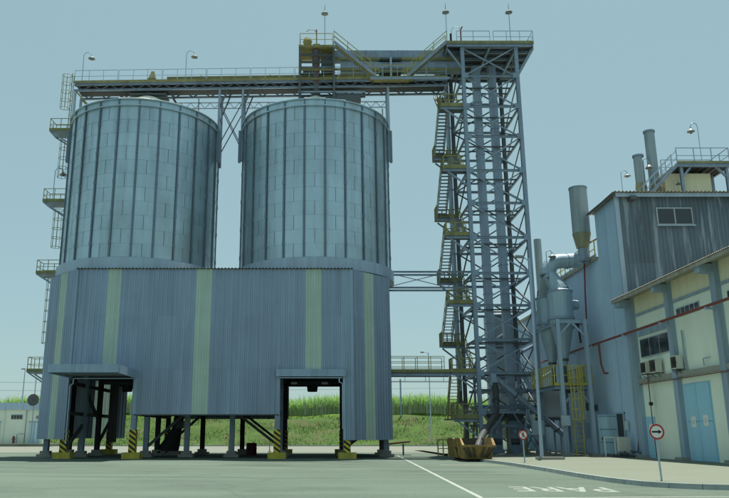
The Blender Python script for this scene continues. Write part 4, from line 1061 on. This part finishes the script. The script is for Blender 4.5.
# roof plant: platform with stair, white tank, stacks
rp = thing('roof_platform', 'raised steel platform with railing on the process building roof', 'platform', (27.2, 50.4, 17.5))
RX0, RX1, RY0, RY1 = 25.2, 28.9, 49.5, 51.9
for x in (RX0 + .3, RX1 - .2):
    for y in (RY0 + .2, RY1 - .2):
        MB().hbar((x, y, 17.4), (x, y, 20.1), .2, .2).build('post', m_steel, rp)
    MB().bar((x, RY0 + .2, 19.2), (x + (.8 if x < 26 else -.8), RY0 + .2, 20.1), .14).build('knee_brace', m_steel, rp)
MB().box(RX0, RX1, RY0, RY1, 20.1, 20.2).build('deck', m_dark, rp)
for y in (RY0, RY1): MB().hbar((RX0, y, 20.05), (RX1, y, 20.05), .14, .24).build('edge_beam', m_steel, rp)
for x in (RX0, RX1): MB().hbar((x, RY0, 20.05), (x, RY1, 20.05), .14, .24).build('edge_beam', m_steel, rp)
for k in range(7):
    x = RX0 + .4 + k*.5; MB().bar((x, RY0, 20.06), (x, RY1, 20.06), .06, .1).build('joist', m_steeld, rp)
rail(MB(), [(RX0, RY0, 20.2), (RX1, RY0, 20.2), (RX1, RY1, 20.2)], 1.15, 1.2, .025).build('railing', m_steell, rp)
rail(MB(), [(RX0, RY1, 20.2), (RX1, RY1, 20.2)], 1.15, 1.2, .025).build('railing', m_steell, rp)
MB().box(RX0, RX1, RY0 - .04, RY0, 20.15, 20.36).build('toe_board', m_mustard, rp)
flight(rp, (22.6, 50.3, 17.45), (25.2, 50.3, 20.15), (0, -1, 0), .8, 12, m_steel, m_steell, m_mustard)
wt = thing('roof_tank', 'cream box shaped tank below the roof platform', 'tank', (26, 51, 17.5))
MB().box(24.6, 27.9, 50.4, 51.8, 17.45, 19.75).build('shell', m_creaml, wt)
MB().box(24.5, 28.0, 50.3, 51.9, 17.9, 17.98).build('band', m_creaml, wt)
for i, (x, zt, r_, lab) in enumerate(((23.1, 21.3, .34, 'shorter of two slim stacks on the process building roof'), (24.1, 23.2, .36, 'taller of two slim stacks on the process building roof'))):
    sk_ = thing('roof_stack', lab, 'stack', (x, 50.9, 17.5), 'stacks on the process building roof')
    MB().lathe(x, 50.9, [(r_*1.15, 17.4), (r_*1.15, 18.9), (r_, 19.2)], 18).build('base', m_olive, sk_)
    MB().lathe(x, 50.9, [(r_, 19.15), (r_, zt), (r_ - .04, zt), (r_ - .04, zt - .6)], 20).build('pipe', m_stack, sk_)
    MB().lathe(x, 50.9, [(r_ + .05, zt - .12), (r_ + .05, zt + .02), (r_, zt + .02)], 20).build('rim', m_steel, sk_)
src = None
for i, (x, y, z, rz, s_, lab) in enumerate(((27.0, 49.6, 20.2, PI, 1.25, 'hooked lamp on the railing of the roof platform'),
                                         (20.75, 48.6, 17.4, 0, .78, 'hooked lamp at the front left corner of the process building roof'),
                                         (22.9, 50.0, 17.4, 0, 1.35, 'hooked lamp in front of the shorter roof stack'),
                                         (25.0, 50.0, 17.6, 0, .62, 'small hooked lamp halfway up the roof stair'))):
    if src is None: o = src = gooseneck(2.2, .28)
    else: o = copy_tree(src)
    o.location = (x, y, z); o.rotation_euler = (0, 0, rz); o.scale = (min(s_, .9), min(s_, .9), s_); o['label'] = lab; o['group'] = 'hooked lamps on the process roof'

# ------------------------------------------------------------------ cream building
cb = thing('cream_building', 'cream rendered building with grey pillars and corrugated eave at right', 'building', (28, 38, .2))
def wall_patch(y0, y1, z0, z1, mat, nm='wall'): return MB().box(WX + .02, WX + .3, y0, y1, z0, z1).build(nm, mat, cb)
wall_patch(14, 46.9, .15, 4.7, m_cream); wall_patch(14, 46.9, 4.98, 8.85, m_cream); wall_patch(14, 46.9, 9.0, 10.14, m_creaml)
MB().box(WX - .22, WX + .3, 14, 47, 4.7, 4.98).build('ledge', m_conc, cb)
MB().box(WX - .06, WX + .3, 14, 46.9, 8.85, 9.0).build('string_course', m_pillar, cb)
MB().box(WX + .3, 40, 46.8, 47.0, .15, 10.5).build('end_wall', m_cream, cb)
for y0, y1 in ((46.9, 47.75), (41.75, 42.25), (36.55, 37.1), (31.4, 31.95), (26.2, 26.75)):
    MB().box(WX - .25, WX + .1, y0, y1, .42, 10.3).build('pillar', m_pillar, cb)
    MB().box(WX - .55, WX + .05, y0 - .2, y1 + .15, .15, .42).build('pillar_base', m_conc, cb)
    MB().box(WX - .95, WX - .2, y0 + .03, y1 - .03, 9.55, 9.98).build('corbel', m_pillar, cb)
rs = MB().corr((WX - 1.1, 14, 10.05), (0, 1, 0), 33.9, (1, 0, .16), 8, (0, 0, 1), .177, .05, True); rs.build('roof_sheet', m_roofs, cb)
MB().hexa([(WX - .98, 14, 9.94), (WX + .1, 14, 10.12), (WX + .1, 47.85, 10.12), (WX - .98, 47.85, 9.94), (WX - .98, 14, 10.0), (WX + .1, 14, 10.18), (WX + .1, 47.85, 10.18), (WX - .98, 47.85, 10.0)]).build('eave_soffit', m_roofs, cb)
MB().bar((WX - 1.02, 14, 9.94), (WX - 1.02, 47.88, 9.94), .05, .2).build('eave_fascia', m_roofs, cb)
# window band near the corner
MB().box(WX - .03, WX + .03, 42.55, 46.7, 7.55, 8.0).build('lintel_panel', m_pillar, cb)
wf = MB().box(WX - .02, WX + .03, 42.55, 46.6, 6.2, 7.4).build('window', m_frame, cb)
for k in range(3): MB().box(WX - .04, WX - .025, 42.65 + k*1.32, 43.87 + k*1.32, 6.28, 7.32).build('pane', m_glass, wf)
for y0, y1, z0, z1 in ((38.8, 41.4, 7.98, 8.48), (33.4, 36.0, 7.98, 8.48)):
    wf = MB().box(WX - .03, WX + .03, y0, y1, z0, z1).build('vent_window', m_frame, cb); n = 5
    for k in range(n):
        w_ = (y1 - y0)/n; MB().box(WX - .05, WX - .035, y0 + k*w_ + .06, y0 + (k+1)*w_ - .06, z0 + .06, z1 - .06).build('pane', m_glass, wf)
# doors
dd = MB().box(WX - .03, WX + .03, 38.75, 41.6, .2, 4.3).build('double_door', m_door, cb)
for y0, y1 in ((38.8, 40.16), (40.2, 41.55)):
    lf = MB().box(WX - .07, WX - .035, y0, y1, .26, 2.28).build('door_leaf', m_door, dd)
    MB().box(WX - .07, WX - .035, y0, y1, 2.32, 4.25).build('door_leaf', m_door, dd)
for y, z in ((40.75, 2.0), (39.45, 2.05)):
    MB().box(WX - .085, WX - .075, y - .25, y + .25, z, z + .55).build('door_notice', m_sw, dd)
    MB().box(WX - .09, WX - .0865, y - .13, y + .13, z + .16, z + .40).build('notice_symbol', m_paper, dd)
sdr = MB().box(WX - .04, WX + .03, 45.6, 46.8, .2, 2.65).build('side_door', m_door, cb)
MB().box(WX - .06, WX - .045, 46.0, 46.35, 1.9, 2.25).build('door_notice', m_sw, sdr)
MB().path([(WX - .1, 40.9, 7.2), (WX - .1, 40.9, 5.5), (WX - .1, 40.8, 5.0)], .05, 6).build('conduit', m_pillar, cb)
MB().path([(WX - .1, 38.9, 5.1), (WX - .12, 38.9, 5.45), (WX - .12, 38.2, 5.45)], .03, 6).build('conduit_hook', m_pillar, cb)
MB().tube((WX - .3, 15, 4.6), (WX - .3, 46.5, 4.6), .03, 6).build('conduit', m_brown, cb)
MB().path([(WX - .3, 45.3, 5.5), (WX - .3, 45.3, 2.6), (WX - .3, 45.2, .3)], .03, 6).build('conduit', m_brown, cb)
MB().box(WX - .36, WX - .2, 45.2, 45.4, 3.3, 3.5).build('junction_box', m_blk, cb)
# air conditioners
def ac(y0, y1, z0, z1, lab):
    t = thing('air_conditioner', lab, 'air conditioner', (WX - .3, (y0+y1)/2, z0), 'air conditioners on the cream wall')
    MB().box(WX - .52, WX - .16, y0, y1, z0, z1).build('casing', m_ac, t)
    cy = (y0+y1)/2 - .1; cz = (z0+z1)/2; mb = MB(); n = 20
    mb.add([(WX - .526, cy + .25*math.cos(2*PI*i/n), cz + .25*math.sin(2*PI*i/n)) for i in range(n)], [tuple(range(n))]); mb.build('fan_grille', m_blk, t)
    MB().box(WX - .524, WX - .5205, y0 + .05, y1 - .05, z0 + .05, z1 - .05).build('front_grille', m_skipin, t)
    MB().box(WX - .5, WX - .2, y0 - .006, y0 - .002, z0 + .1, z1 - .12).build('end_panel', m_ac, t)
    for y in (y0 + .12, y1 - .12):
        b = MB().bar((WX - .55, y, z0 - .03), (WX + .0, y, z0 - .03), .04); b.bar((WX - .5, y, z0 - .03), (WX, y, z0 - .45), .03); b.build('bracket', m_steeld, t)
ac(44.95, 45.75, 5.18, 5.88, 'air conditioner nearest the corner pillar below the three pane window')
ac(43.6, 44.5, 5.14, 5.92, 'middle air conditioner of three below the three pane window')
ac(41.0, 41.75 - .02, 5.12, 5.84, 'air conditioner on the far side of the second pillar')

# red fire main
rpipe = thing('fire_main', 'long red pipe on brackets running along the cream and blue walls', 'pipe', (19.3, 50, 7.8))
MB().tube((19.35, 14, 7.95), (19.35, 66, 7.75), .075, 10).build('pipe', m_red, rpipe)
MB().path([(19.35, 51.8, 7.8), (19.4, 51.8, 6.3), (19.45, 51.5, 5.7), (19.45, 50.9, 5.65)], .07, 8).build('branch', m_red, rpipe)
MB().path([(19.35, 53.95, 7.8), (19.5, 53.9, 12), (19.6, 53.7, 14.8), (19.8, 53.0, 15.3), (20.4, 52.6, 15.6)], .06, 8).build('riser', m_red, rpipe)
for y in (26.4, 31.7, 36.8, 42.0, 47.3, 53, 58): MB().box(19.2, WX - .2, y - .05, y + .05, 7.68, 7.8).build('bracket', m_steell, rpipe)

# small things at the wall foot
ut = thing('compressor_unit', 'white compressor unit on a frame beside the dark doorway', 'machine', (19.3, 48.6, .25))
MB().box(18.9, 19.6, 48.6, 49.0, .55, 1.45).build('casing', m_ac, ut)
for x in (18.2, 18.85): MB().bar((x, 49.2, .25), (x, 49.2, 1.45), .06).build('frame_post', m_sw, ut)
MB().bar((18.2, 49.2, 1.45), (19.6, 49.2, 1.45), .06).build('frame_rail', m_sw, ut)
MB().box(18.3, 19.5, 48.6, 49.3, .22, .4).build('base', m_steeld, ut)
MB().path([(19.5, 48.3, .5), (19.8, 48.0, .6), (19.8, 47.8, 1.2)], .06, 6).build('pipe', m_steeld, ut)
rb = thing('rubble_heap', 'dark scrap pipes lying on the pavement at the corner pillar', 'scrap', (19.4, 47.6, .25))
for i in range(7):
    a = random.uniform(0, PI); x = 19.2 + random.uniform(-.5, .4); y = 47.8 + random.uniform(-.4, .3); z = .30 + i*.04
    MB().tube((x - .4*math.cos(a), y - .3*math.sin(a), z), (x + .4*math.cos(a), y + .3*math.sin(a), z + .1), .06, 6).build('scrap_pipe', m_steeld, rb)

# ------------------------------------------------------------------ cyclones
cf = thing('cyclone_support_tower', 'blue grey steel frame with yellow railed platform carrying the cyclones', 'support tower', (17.6, 54.5, .2))
for x in (16.65, 18.55):
    for y in (52.0, 57.2):
        MB().hbar((x, y, .2), (x, y, 9.5), .26, .28, .025, up=(0, 1, 0)).build('column', m_steell if y < 54 else m_steel, cf)
        MB().box(x - .35, x + .35, y - .35, y + .35, .16, .42).build('base_plate', m_conc, cf)
for y in (52.0, 54.6, 57.2): MB().hbar((16.4, y, 9.35), (18.9, y, 9.35), .18, .26).build('ring_beam', m_steell, cf)
for x in (16.65, 18.55):
    MB().hbar((x, 51.9, 9.3), (x, 57.3, 9.3), .18, .26).build('ring_beam', m_steell, cf)
    MB().bar((x, 52.0, 8.3), (x + (.9 if x < 17 else -.9), 52, 9.25), .12).build('knee_brace', m_steell, cf)
MB().box(16.2, 18.8, 52.15, 57.6, 4.86, 4.94).build('platform_deck', m_dark, cf)
for x in (16.25, 18.75): MB().hbar((x, 52.1, 4.75), (x, 57.6, 4.75), .12, .22).build('platform_beam', m_steel, cf)
MB().hbar((16.2, 52.15, 4.75), (18.8, 52.15, 4.75), .12, .22).build('platform_beam', m_steel, cf)
MB().box(16.15, 18.8, 52.06, 52.1, 4.9, 5.1).build('toe_board', m_byel, cf)
rail(MB(), [(16.2, 57.6, 4.94), (16.2, 52.12, 4.94), (17.15, 52.12, 4.94)], 1.35, .55, .035).build('railing', m_byel, cf)
rail(MB(), [(17.95, 52.12, 4.94), (18.8, 52.12, 4.94), (18.8, 57.6, 4.94)], 1.35, .55, .035).build('railing', m_byel, cf)
for x in (16.65, 18.55): MB().bar((x, 52, 3.6), (x + (.9 if x < 17 else -.9), 52, 4.65), .14).build('knee_brace', m_steel, cf)
yl = thing('yellow_ladder', 'yellow caged ladder up to the cyclone platform', 'ladder', (17.55, 51.9, .2))
ry = MB().tube((-.29, 0, 0), (.29, 0, 0), .024, 6).mesh('rung', m_byel)
st = MB(); st.bar((17.25, 51.95, .2), (17.25, 51.95, 6.3), .07, .05); st.bar((17.85, 51.95, .2), (17.85, 51.95, 6.3), .07, .05); rl = st.build('ladder_rails', m_byel, yl)
for k in range(16): piece('rung', ry, rl, (17.55, 51.95, .5 + k*.34))
hp_ = MB()
for z in (2.6, 3.3, 4.0, 4.7, 5.4, 6.2):
    hp_.path([(17.55 + .48*math.cos(a), 51.85 + .38*math.sin(a), z) for a in [PI + PI*k/10 for k in range(11)]], .03, 5)
for a in (1.15, 1.33, 1.5, 1.67, 1.85):
    hp_.bar((17.55 + .48*math.cos(a*PI), 51.85 + .38*math.sin(a*PI), 2.6), (17.55 + .48*math.cos(a*PI), 51.85 + .38*math.sin(a*PI), 6.2), .045, .02)
hp_.build('cage', m_byel, yl)
for i, (y, lab) in enumerate(((53.2, 'nearer dust cyclone with long cone on the steel frame'), (56.0, 'farther dust cyclone with long cone on the steel frame'))):
    cy_ = thing('cyclone', lab, 'cyclone', (17.35, y, 6.6), 'dust cyclones')
    MB().lathe(17.35, y, [(.55, 11.95), (.88, 11.7), (.88, 9.75)], 28).build('barrel', m_duct, cy_)
    MB().lathe(17.35, y, [(.94, 9.80), (.96, 9.72), (.96, 9.62), (.9, 9.6)], 28).build('flange', m_steel, cy_)
    MB().lathe(17.35, y, [(.88, 9.62), (.28, 6.8), (.2, 6.4)], 28).build('cone', m_duct, cy_)
    MB().lathe(17.35, y, [(.3, 6.85), (.3, 6.7), (.18, 6.6), (.18, 5.2), (0, 5.2)], 16).build('valve', m_steeld, cy_)
    MB().lathe(17.35, y, [(.94, 11.72), (.94, 11.62)], 28).build('flange', m_steel, cy_)
    MB().path([(18.0, y + .5, 10.8), (18.5, y + .55, 10.8), (18.8, y + .6, 10.8)], .36, 14).build('inlet_duct', m_duct, cy_)
    MB().path([(18.3, y - .5, 9.4), (18.4, y - .5, 8.6), (18.45, y - .45, 7.9)], .07, 8).build('vent_pipe', m_blk, cy_)
du = thing('outlet_duct', 'large pale elbow duct arching from the cyclones to the stack', 'duct', (17.3, 54, 12))
def arc(c_, r, a0, a1, n, ax): return [V(c_) + V((r*math.cos(a0 + (a1-a0)*k/n)*ax[0], r*math.cos(a0 + (a1-a0)*k/n)*ax[1], r*math.sin(a0 + (a1-a0)*k/n))) for k in range(n+1)]
MB().path([(17.35, 53.2, 11.75), (17.3, 53.25, 12.0), (17.0, 53.4, 12.6), (16.75, 53.5, 13.05)], .5, 18, radii=[.72, .68, .55, .48]).build('transition', m_duct, du)
MB().path([(17.35, 56.0, 11.75), (17.2, 55.6, 12.0), (16.95, 54.6, 12.5), (16.75, 53.8, 13.0)], .5, 18, radii=[.7, .62, .52, .46]).build('transition', m_duct, du)
MB().path(arc((17.75, 53.6, 13.05), 1.0, PI, PI/2, 9, (1, 0)), .54, 20).build('elbow', m_duct, du)
MB().path([(17.75, 53.6, 14.05), (19.2, 53.6, 14.1)], .54, 20).build('horizontal_run', m_duct, du)
MB().tube((18.2, 53.6, 14.06), (18.28, 53.6, 14.06), .60, 20).build('flange', m_steel, du)
MB().tube((16.75, 53.6, 12.98), (16.75, 53.6, 13.06), .60, 20).build('flange', m_steel, du)
es = thing('exhaust_stack', 'thick grey exhaust stack tapering at its foot behind the elbow duct', 'stack', (19.35, 53.2, 13.9))
MB().lathe(19.35, 53.2, [(.64, 16.0), (.64, 19.6), (.60, 19.6), (.60, 18.8)], 28).build('pipe', m_stack, es)
MB().lathe(19.35, 53.2, [(.67, 19.5), (.67, 19.62), (.62, 19.62)], 28).build('rim', m_steel, es)
MB().lathe(19.35, 53.2, [(.66, 16.05), (.66, 15.95), (.63, 15.9), (.45, 14.95), (.36, 14.9)], 28).build('taper', m_olive, es)
MB().lathe(19.35, 53.2, [(.36, 14.95), (.36, 14.0), (.5, 13.9)], 20).build('foot', m_steel, es)
s2 = thing('rear_stack', 'short dark stack on the far roof right of the tower', 'stack', (20.9, 69.5, 12.6))
MB().lathe(20.95, 69.5, [(.35, 14.8), (.35, 19.9), (.3, 19.9), (.3, 19.2)], 18).build('pipe', m_stack, s2)
MB().lathe(20.95, 69.5, [(.45, 12.5), (.45, 14.2), (.36, 14.85)], 18).build('base', m_red, s2)
gn = gooseneck(1.9, .22); gn.location = (16.55, 53.0, 12.6); gn['label'] = 'small hooked lamp beside the elbow duct'; gn['group'] = 'hooked lamps on the process roof'
# tank and gear under the platform
vt = thing('panel_tank', 'pale grey panel tank under the cyclone platform', 'tank', (17.4, 57.5, .2))
MB().box(16.95, 18.4, 58.2, 60.0, 2.9, 4.9).build('shell', m_frame, vt)
for x in (17.05, 18.3):
    for y in (58.3, 59.9): MB().bar((x, y, .2), (x, y, 2.9), .12).build('leg', m_steel, vt)
MB().box(16.9, 18.45, 58.1, 60.1, 2.7, 2.9).build('base_frame', m_steeld, vt)
for i, (x, y, z, s_, lab) in enumerate(((16.62, 51.75, 2.2, .28, 'small grey switch box on the left cyclone column'), (16.0, 56.2, 1.6, .42, 'pale switch cabinet behind the left cyclone column'), (18.95, 55, 1.3, .5, 'grey switch cabinet behind the yellow ladder'))):
    b = thing('switch_box', lab, 'switch box', (x, y, z))
    MB().box(x - s_, x + s_, y - .15, y + .1, z, z + s_*2.4).build('cabinet', m_frame, b)
    MB().box(x - s_ + .05, x + s_ - .05, y - .17, y - .152, z + .08, z + s_*2.4 - .08).build('cabinet_door', m_steell, b)
    MB().bar((x, y, .16), (x, y, z), .06).build('support', m_steel, b)
cw = thing('cream_workshop', 'cream wall of a low workshop seen under the cyclone frame', 'building', (20, 74, .2))
MB().box(17.5, 19.9, 68, 74, .2, 5.5).build('wall', m_cream, cw)
MB().box(17.2, 19.9, 67.7, 74.2, 5.5, 5.7).build('roof', m_roofs, cw)
MB().box(18.0, 18.9, 67.93, 67.99, .25, 2.4).build('door', m_door, cw)
ds = thing('rear_stair', 'sunlit steel stair zigzagging behind the lower right of the tower', 'stair', (17.6, 62, .2))
flight(ds, (18.1, 63.5, 4.4), (16.4, 63.5, 7.8), (0, -1, 0), .7, 12, m_steell, m_steell, m_steell)
flight(ds, (18.3, 63.5, .6), (16.6, 63.5, 4.4), (0, -1, 0), .7, 12, m_steell, m_steell, m_steell)
MB().box(16.0, 18.6, 62.6, 63.6, 4.28, 4.38).build('landing', m_steeld, ds)
tk = thing('rear_tank', 'tall grey cylindrical tank behind the lower right of the tower', 'tank', (16.9, 69, .2))
MB().lathe(16.9, 70, [(1.4, 3.0), (1.4, 12.5), (1.2, 12.8), (0, 13.2)], 32).build('shell', m_stack, tk)
MB().lathe(16.9, 70, [(1.4, 3.0), (.4, 1.6), (.4, 1.2)], 32).build('cone', m_stack, tk)
for a in range(4):
    x = 16.9 + 1.3*math.cos(a*PI/2 + .6); y = 70 + 1.3*math.sin(a*PI/2 + .6); MB().bar((x, y, .2), (x, y, 3.2), .18).build('leg', m_steel, tk)

# ------------------------------------------------------------------ far left building, poles, wires
lb = thing('low_building', 'low cream service building with grey parapet at far left', 'building', (-50, 112, .4))
structure('service_apron', MB().box(-90, -38, 108.5, 113, -.1, .4), m_side)
MB().box(-80, -40.4, 112, 122, .4, 5.3).build('wall', m_cream, lb)
x = -80
while x < -40.2:
    x1 = min(x + 2.6, -40.1); MB().box(x + .02, x1 - .02, 111.75, 111.95, 5.2, 6.2).build('parapet_panel', m_bluewall, lb); x = x1
MB().box(-80, -40.1, 111.95, 122.2, 5.3, 6.0).build('roof', m_roofs, lb)
vw = MB().box(-45.3, -43.6, 111.93, 111.98, 3.8, 4.5).build('vent_window', m_frame, lb)
for k in range(4): MB().box(-45.24 + k*.41, -44.9 + k*.41, 111.9, 111.925, 3.88, 4.42).build('pane', m_glass, vw)
for x0, x1 in ((-42.5, -40.95), (-49.2, -46.75)):
    d = MB().box(x0, x1, 111.9, 111.98, .42, 3.4).build('door', m_doorg, lb)
    MB().box((x0+x1)/2 - .02, (x0+x1)/2 + .02, 111.87, 111.895, .5, 3.3).build('door_joint', m_steel, d)
    MB().box(x0 - .1, x1 + .1, 111.88, 111.96, 3.4, 3.5).build('door_head', m_steel, d)
MB().tube((-46.2, 111.9, .4), (-46.2, 111.9, 5.1), .05, 6).build('downpipe', m_sw, lb)
MB().tube((-43.05, 111.9, .4), (-43.05, 111.9, 5.1), .05, 6).build('downpipe', m_steel, lb)
MB().box(-41.6, -41.2, 111.9, 111.98, 3.9, 4.3).build('wall_lamp', m_lamp, lb)
hy = thing('red_hydrant', 'small red hydrant at the foot of the far cream wall', 'hydrant', (-44.4, 111.5, .4))
MB().lathe(-44.4, 111.4, [(0, .4), (.2, .4), (.16, .5), (.16, 1.15), (.2, 1.2), (.14, 1.4), (0, 1.45)], 12).build('barrel', m_red, hy)
MB().tube((-44.65, 111.4, 1.0), (-44.15, 111.4, 1.0), .08, 8).build('nozzle', m_red, hy)
gr = thing('bent_standpipe', 'thin bent pipe frame standing before the far cream wall', 'pipe', (-43.3, 111, .4))
MB().path([(-43.8, 111, .4), (-43.8, 111, 1.7), (-43.2, 111, 1.75), (-42.7, 111, 1.7), (-42.7, 111, .4)], .04, 6).build('frame', m_steeld, gr)
dish = thing('mesh_dish', 'dark round mesh dish on a pole above the far cream roof', 'dish', (-41.4, 110, .4))
MB().tube((-41.4, 110, .4), (-41.4, 110, 9.5), .06, 6).build('pole', m_steel, dish)
mb = MB(); n = 22; mb.v.append((-41.4, 109.75, 6.5))
for rr, dy in ((.4, -.02), (.85, -.16)):
    mb.v += [(-41.4 + rr*math.cos(2*PI*i/n), 109.75 + dy, 6.5 + rr*math.sin(2*PI*i/n)) for i in range(n)]
mb.f += [(0, 1+i, 1+(i+1) % n) for i in range(n)] + [(1+i, 1+n+i, 1+n+(i+1) % n, 1+(i+1) % n) for i in range(n)]
mb.build('reflector', m_steeld, dish)
MB().bar((-41.4, 109.7, 6.5), (-41.4, 109.1, 6.5), .06).build('feed_arm', m_steeld, dish)
def pole(x, y, z0, z1, lab, arm=-1):
    t = thing('light_pole', lab, 'street lamp', (x, y, z0), 'far light poles')
    MB().tube((x, y, z0), (x, y, z1), .10, 8, .06).build('pole', m_steell, t)
    MB().path([(x, y, z1 - .2), (x + arm*.25, y, z1), (x + arm*.6, y, z1 + .05)], .05, 6).build('arm', m_steell, t)
    MB().box(x + arm*.95 - .25, x + arm*.95 + .3, y - .14, y + .14, z1 - .02, z1 + .14).build('lamp_head', m_lamp, t)
pole(-44.5, 113.5, 6.0, 11.2, 'thin light pole rising behind the low cream building', -.3)
pole(16.3, 112.5, 0.1, 13.6, 'thin far light pole behind the access bridge', -1)
ep = thing('embankment_post', 'plain steel post on the bank seen below the access bridge', 'post', (13.2, 124, 4.3))
MB().tube((13.2, 124, 4.2), (13.2, 124, 10.5), .13, 8).build('shaft', m_steel, ep)
MB().tube((13.2, 124, 4.2), (13.2, 124, 4.6), .22, 8).build('foot', m_conc, ep)
for i, (z, lab) in enumerate(((9.6, 'upper faint overhead wire crossing the sky at far left'), (8.0, 'lower faint overhead wire crossing the sky at far left'))):
    MB().path([(-140 + 16*k, 150, z + 3 - .9*math.sin(PI*k/12)) for k in range(13)], .025, 4).top('overhead_wire', m_wire, (0, 150, z), lab, 'wire', 'overhead wires')

for i, (x, y, lab) in enumerate(((-8.9, 75, 'thin yellow post in the sunny yard seen left of the grey columns'), (-8.2, 80, 'thin yellow post in the yard beside the leftmost one'), (-4.9, 75, 'thin yellow post in the yard beside the red drum'), (-18.9, 60.2, 'thin yellow post by the left corner column of the shed'))):
    t = thing('marker_post', lab, 'post', (x, y, 0), 'thin yellow posts in the yard')
    MB().tube((x, y, 0.006), (x, y, 1.25), .05, 8).build('shaft', m_yel, t)
    MB().tube((x, y, 0.006), (x, y, .1), .14, 10).build('foot', m_conc, t)
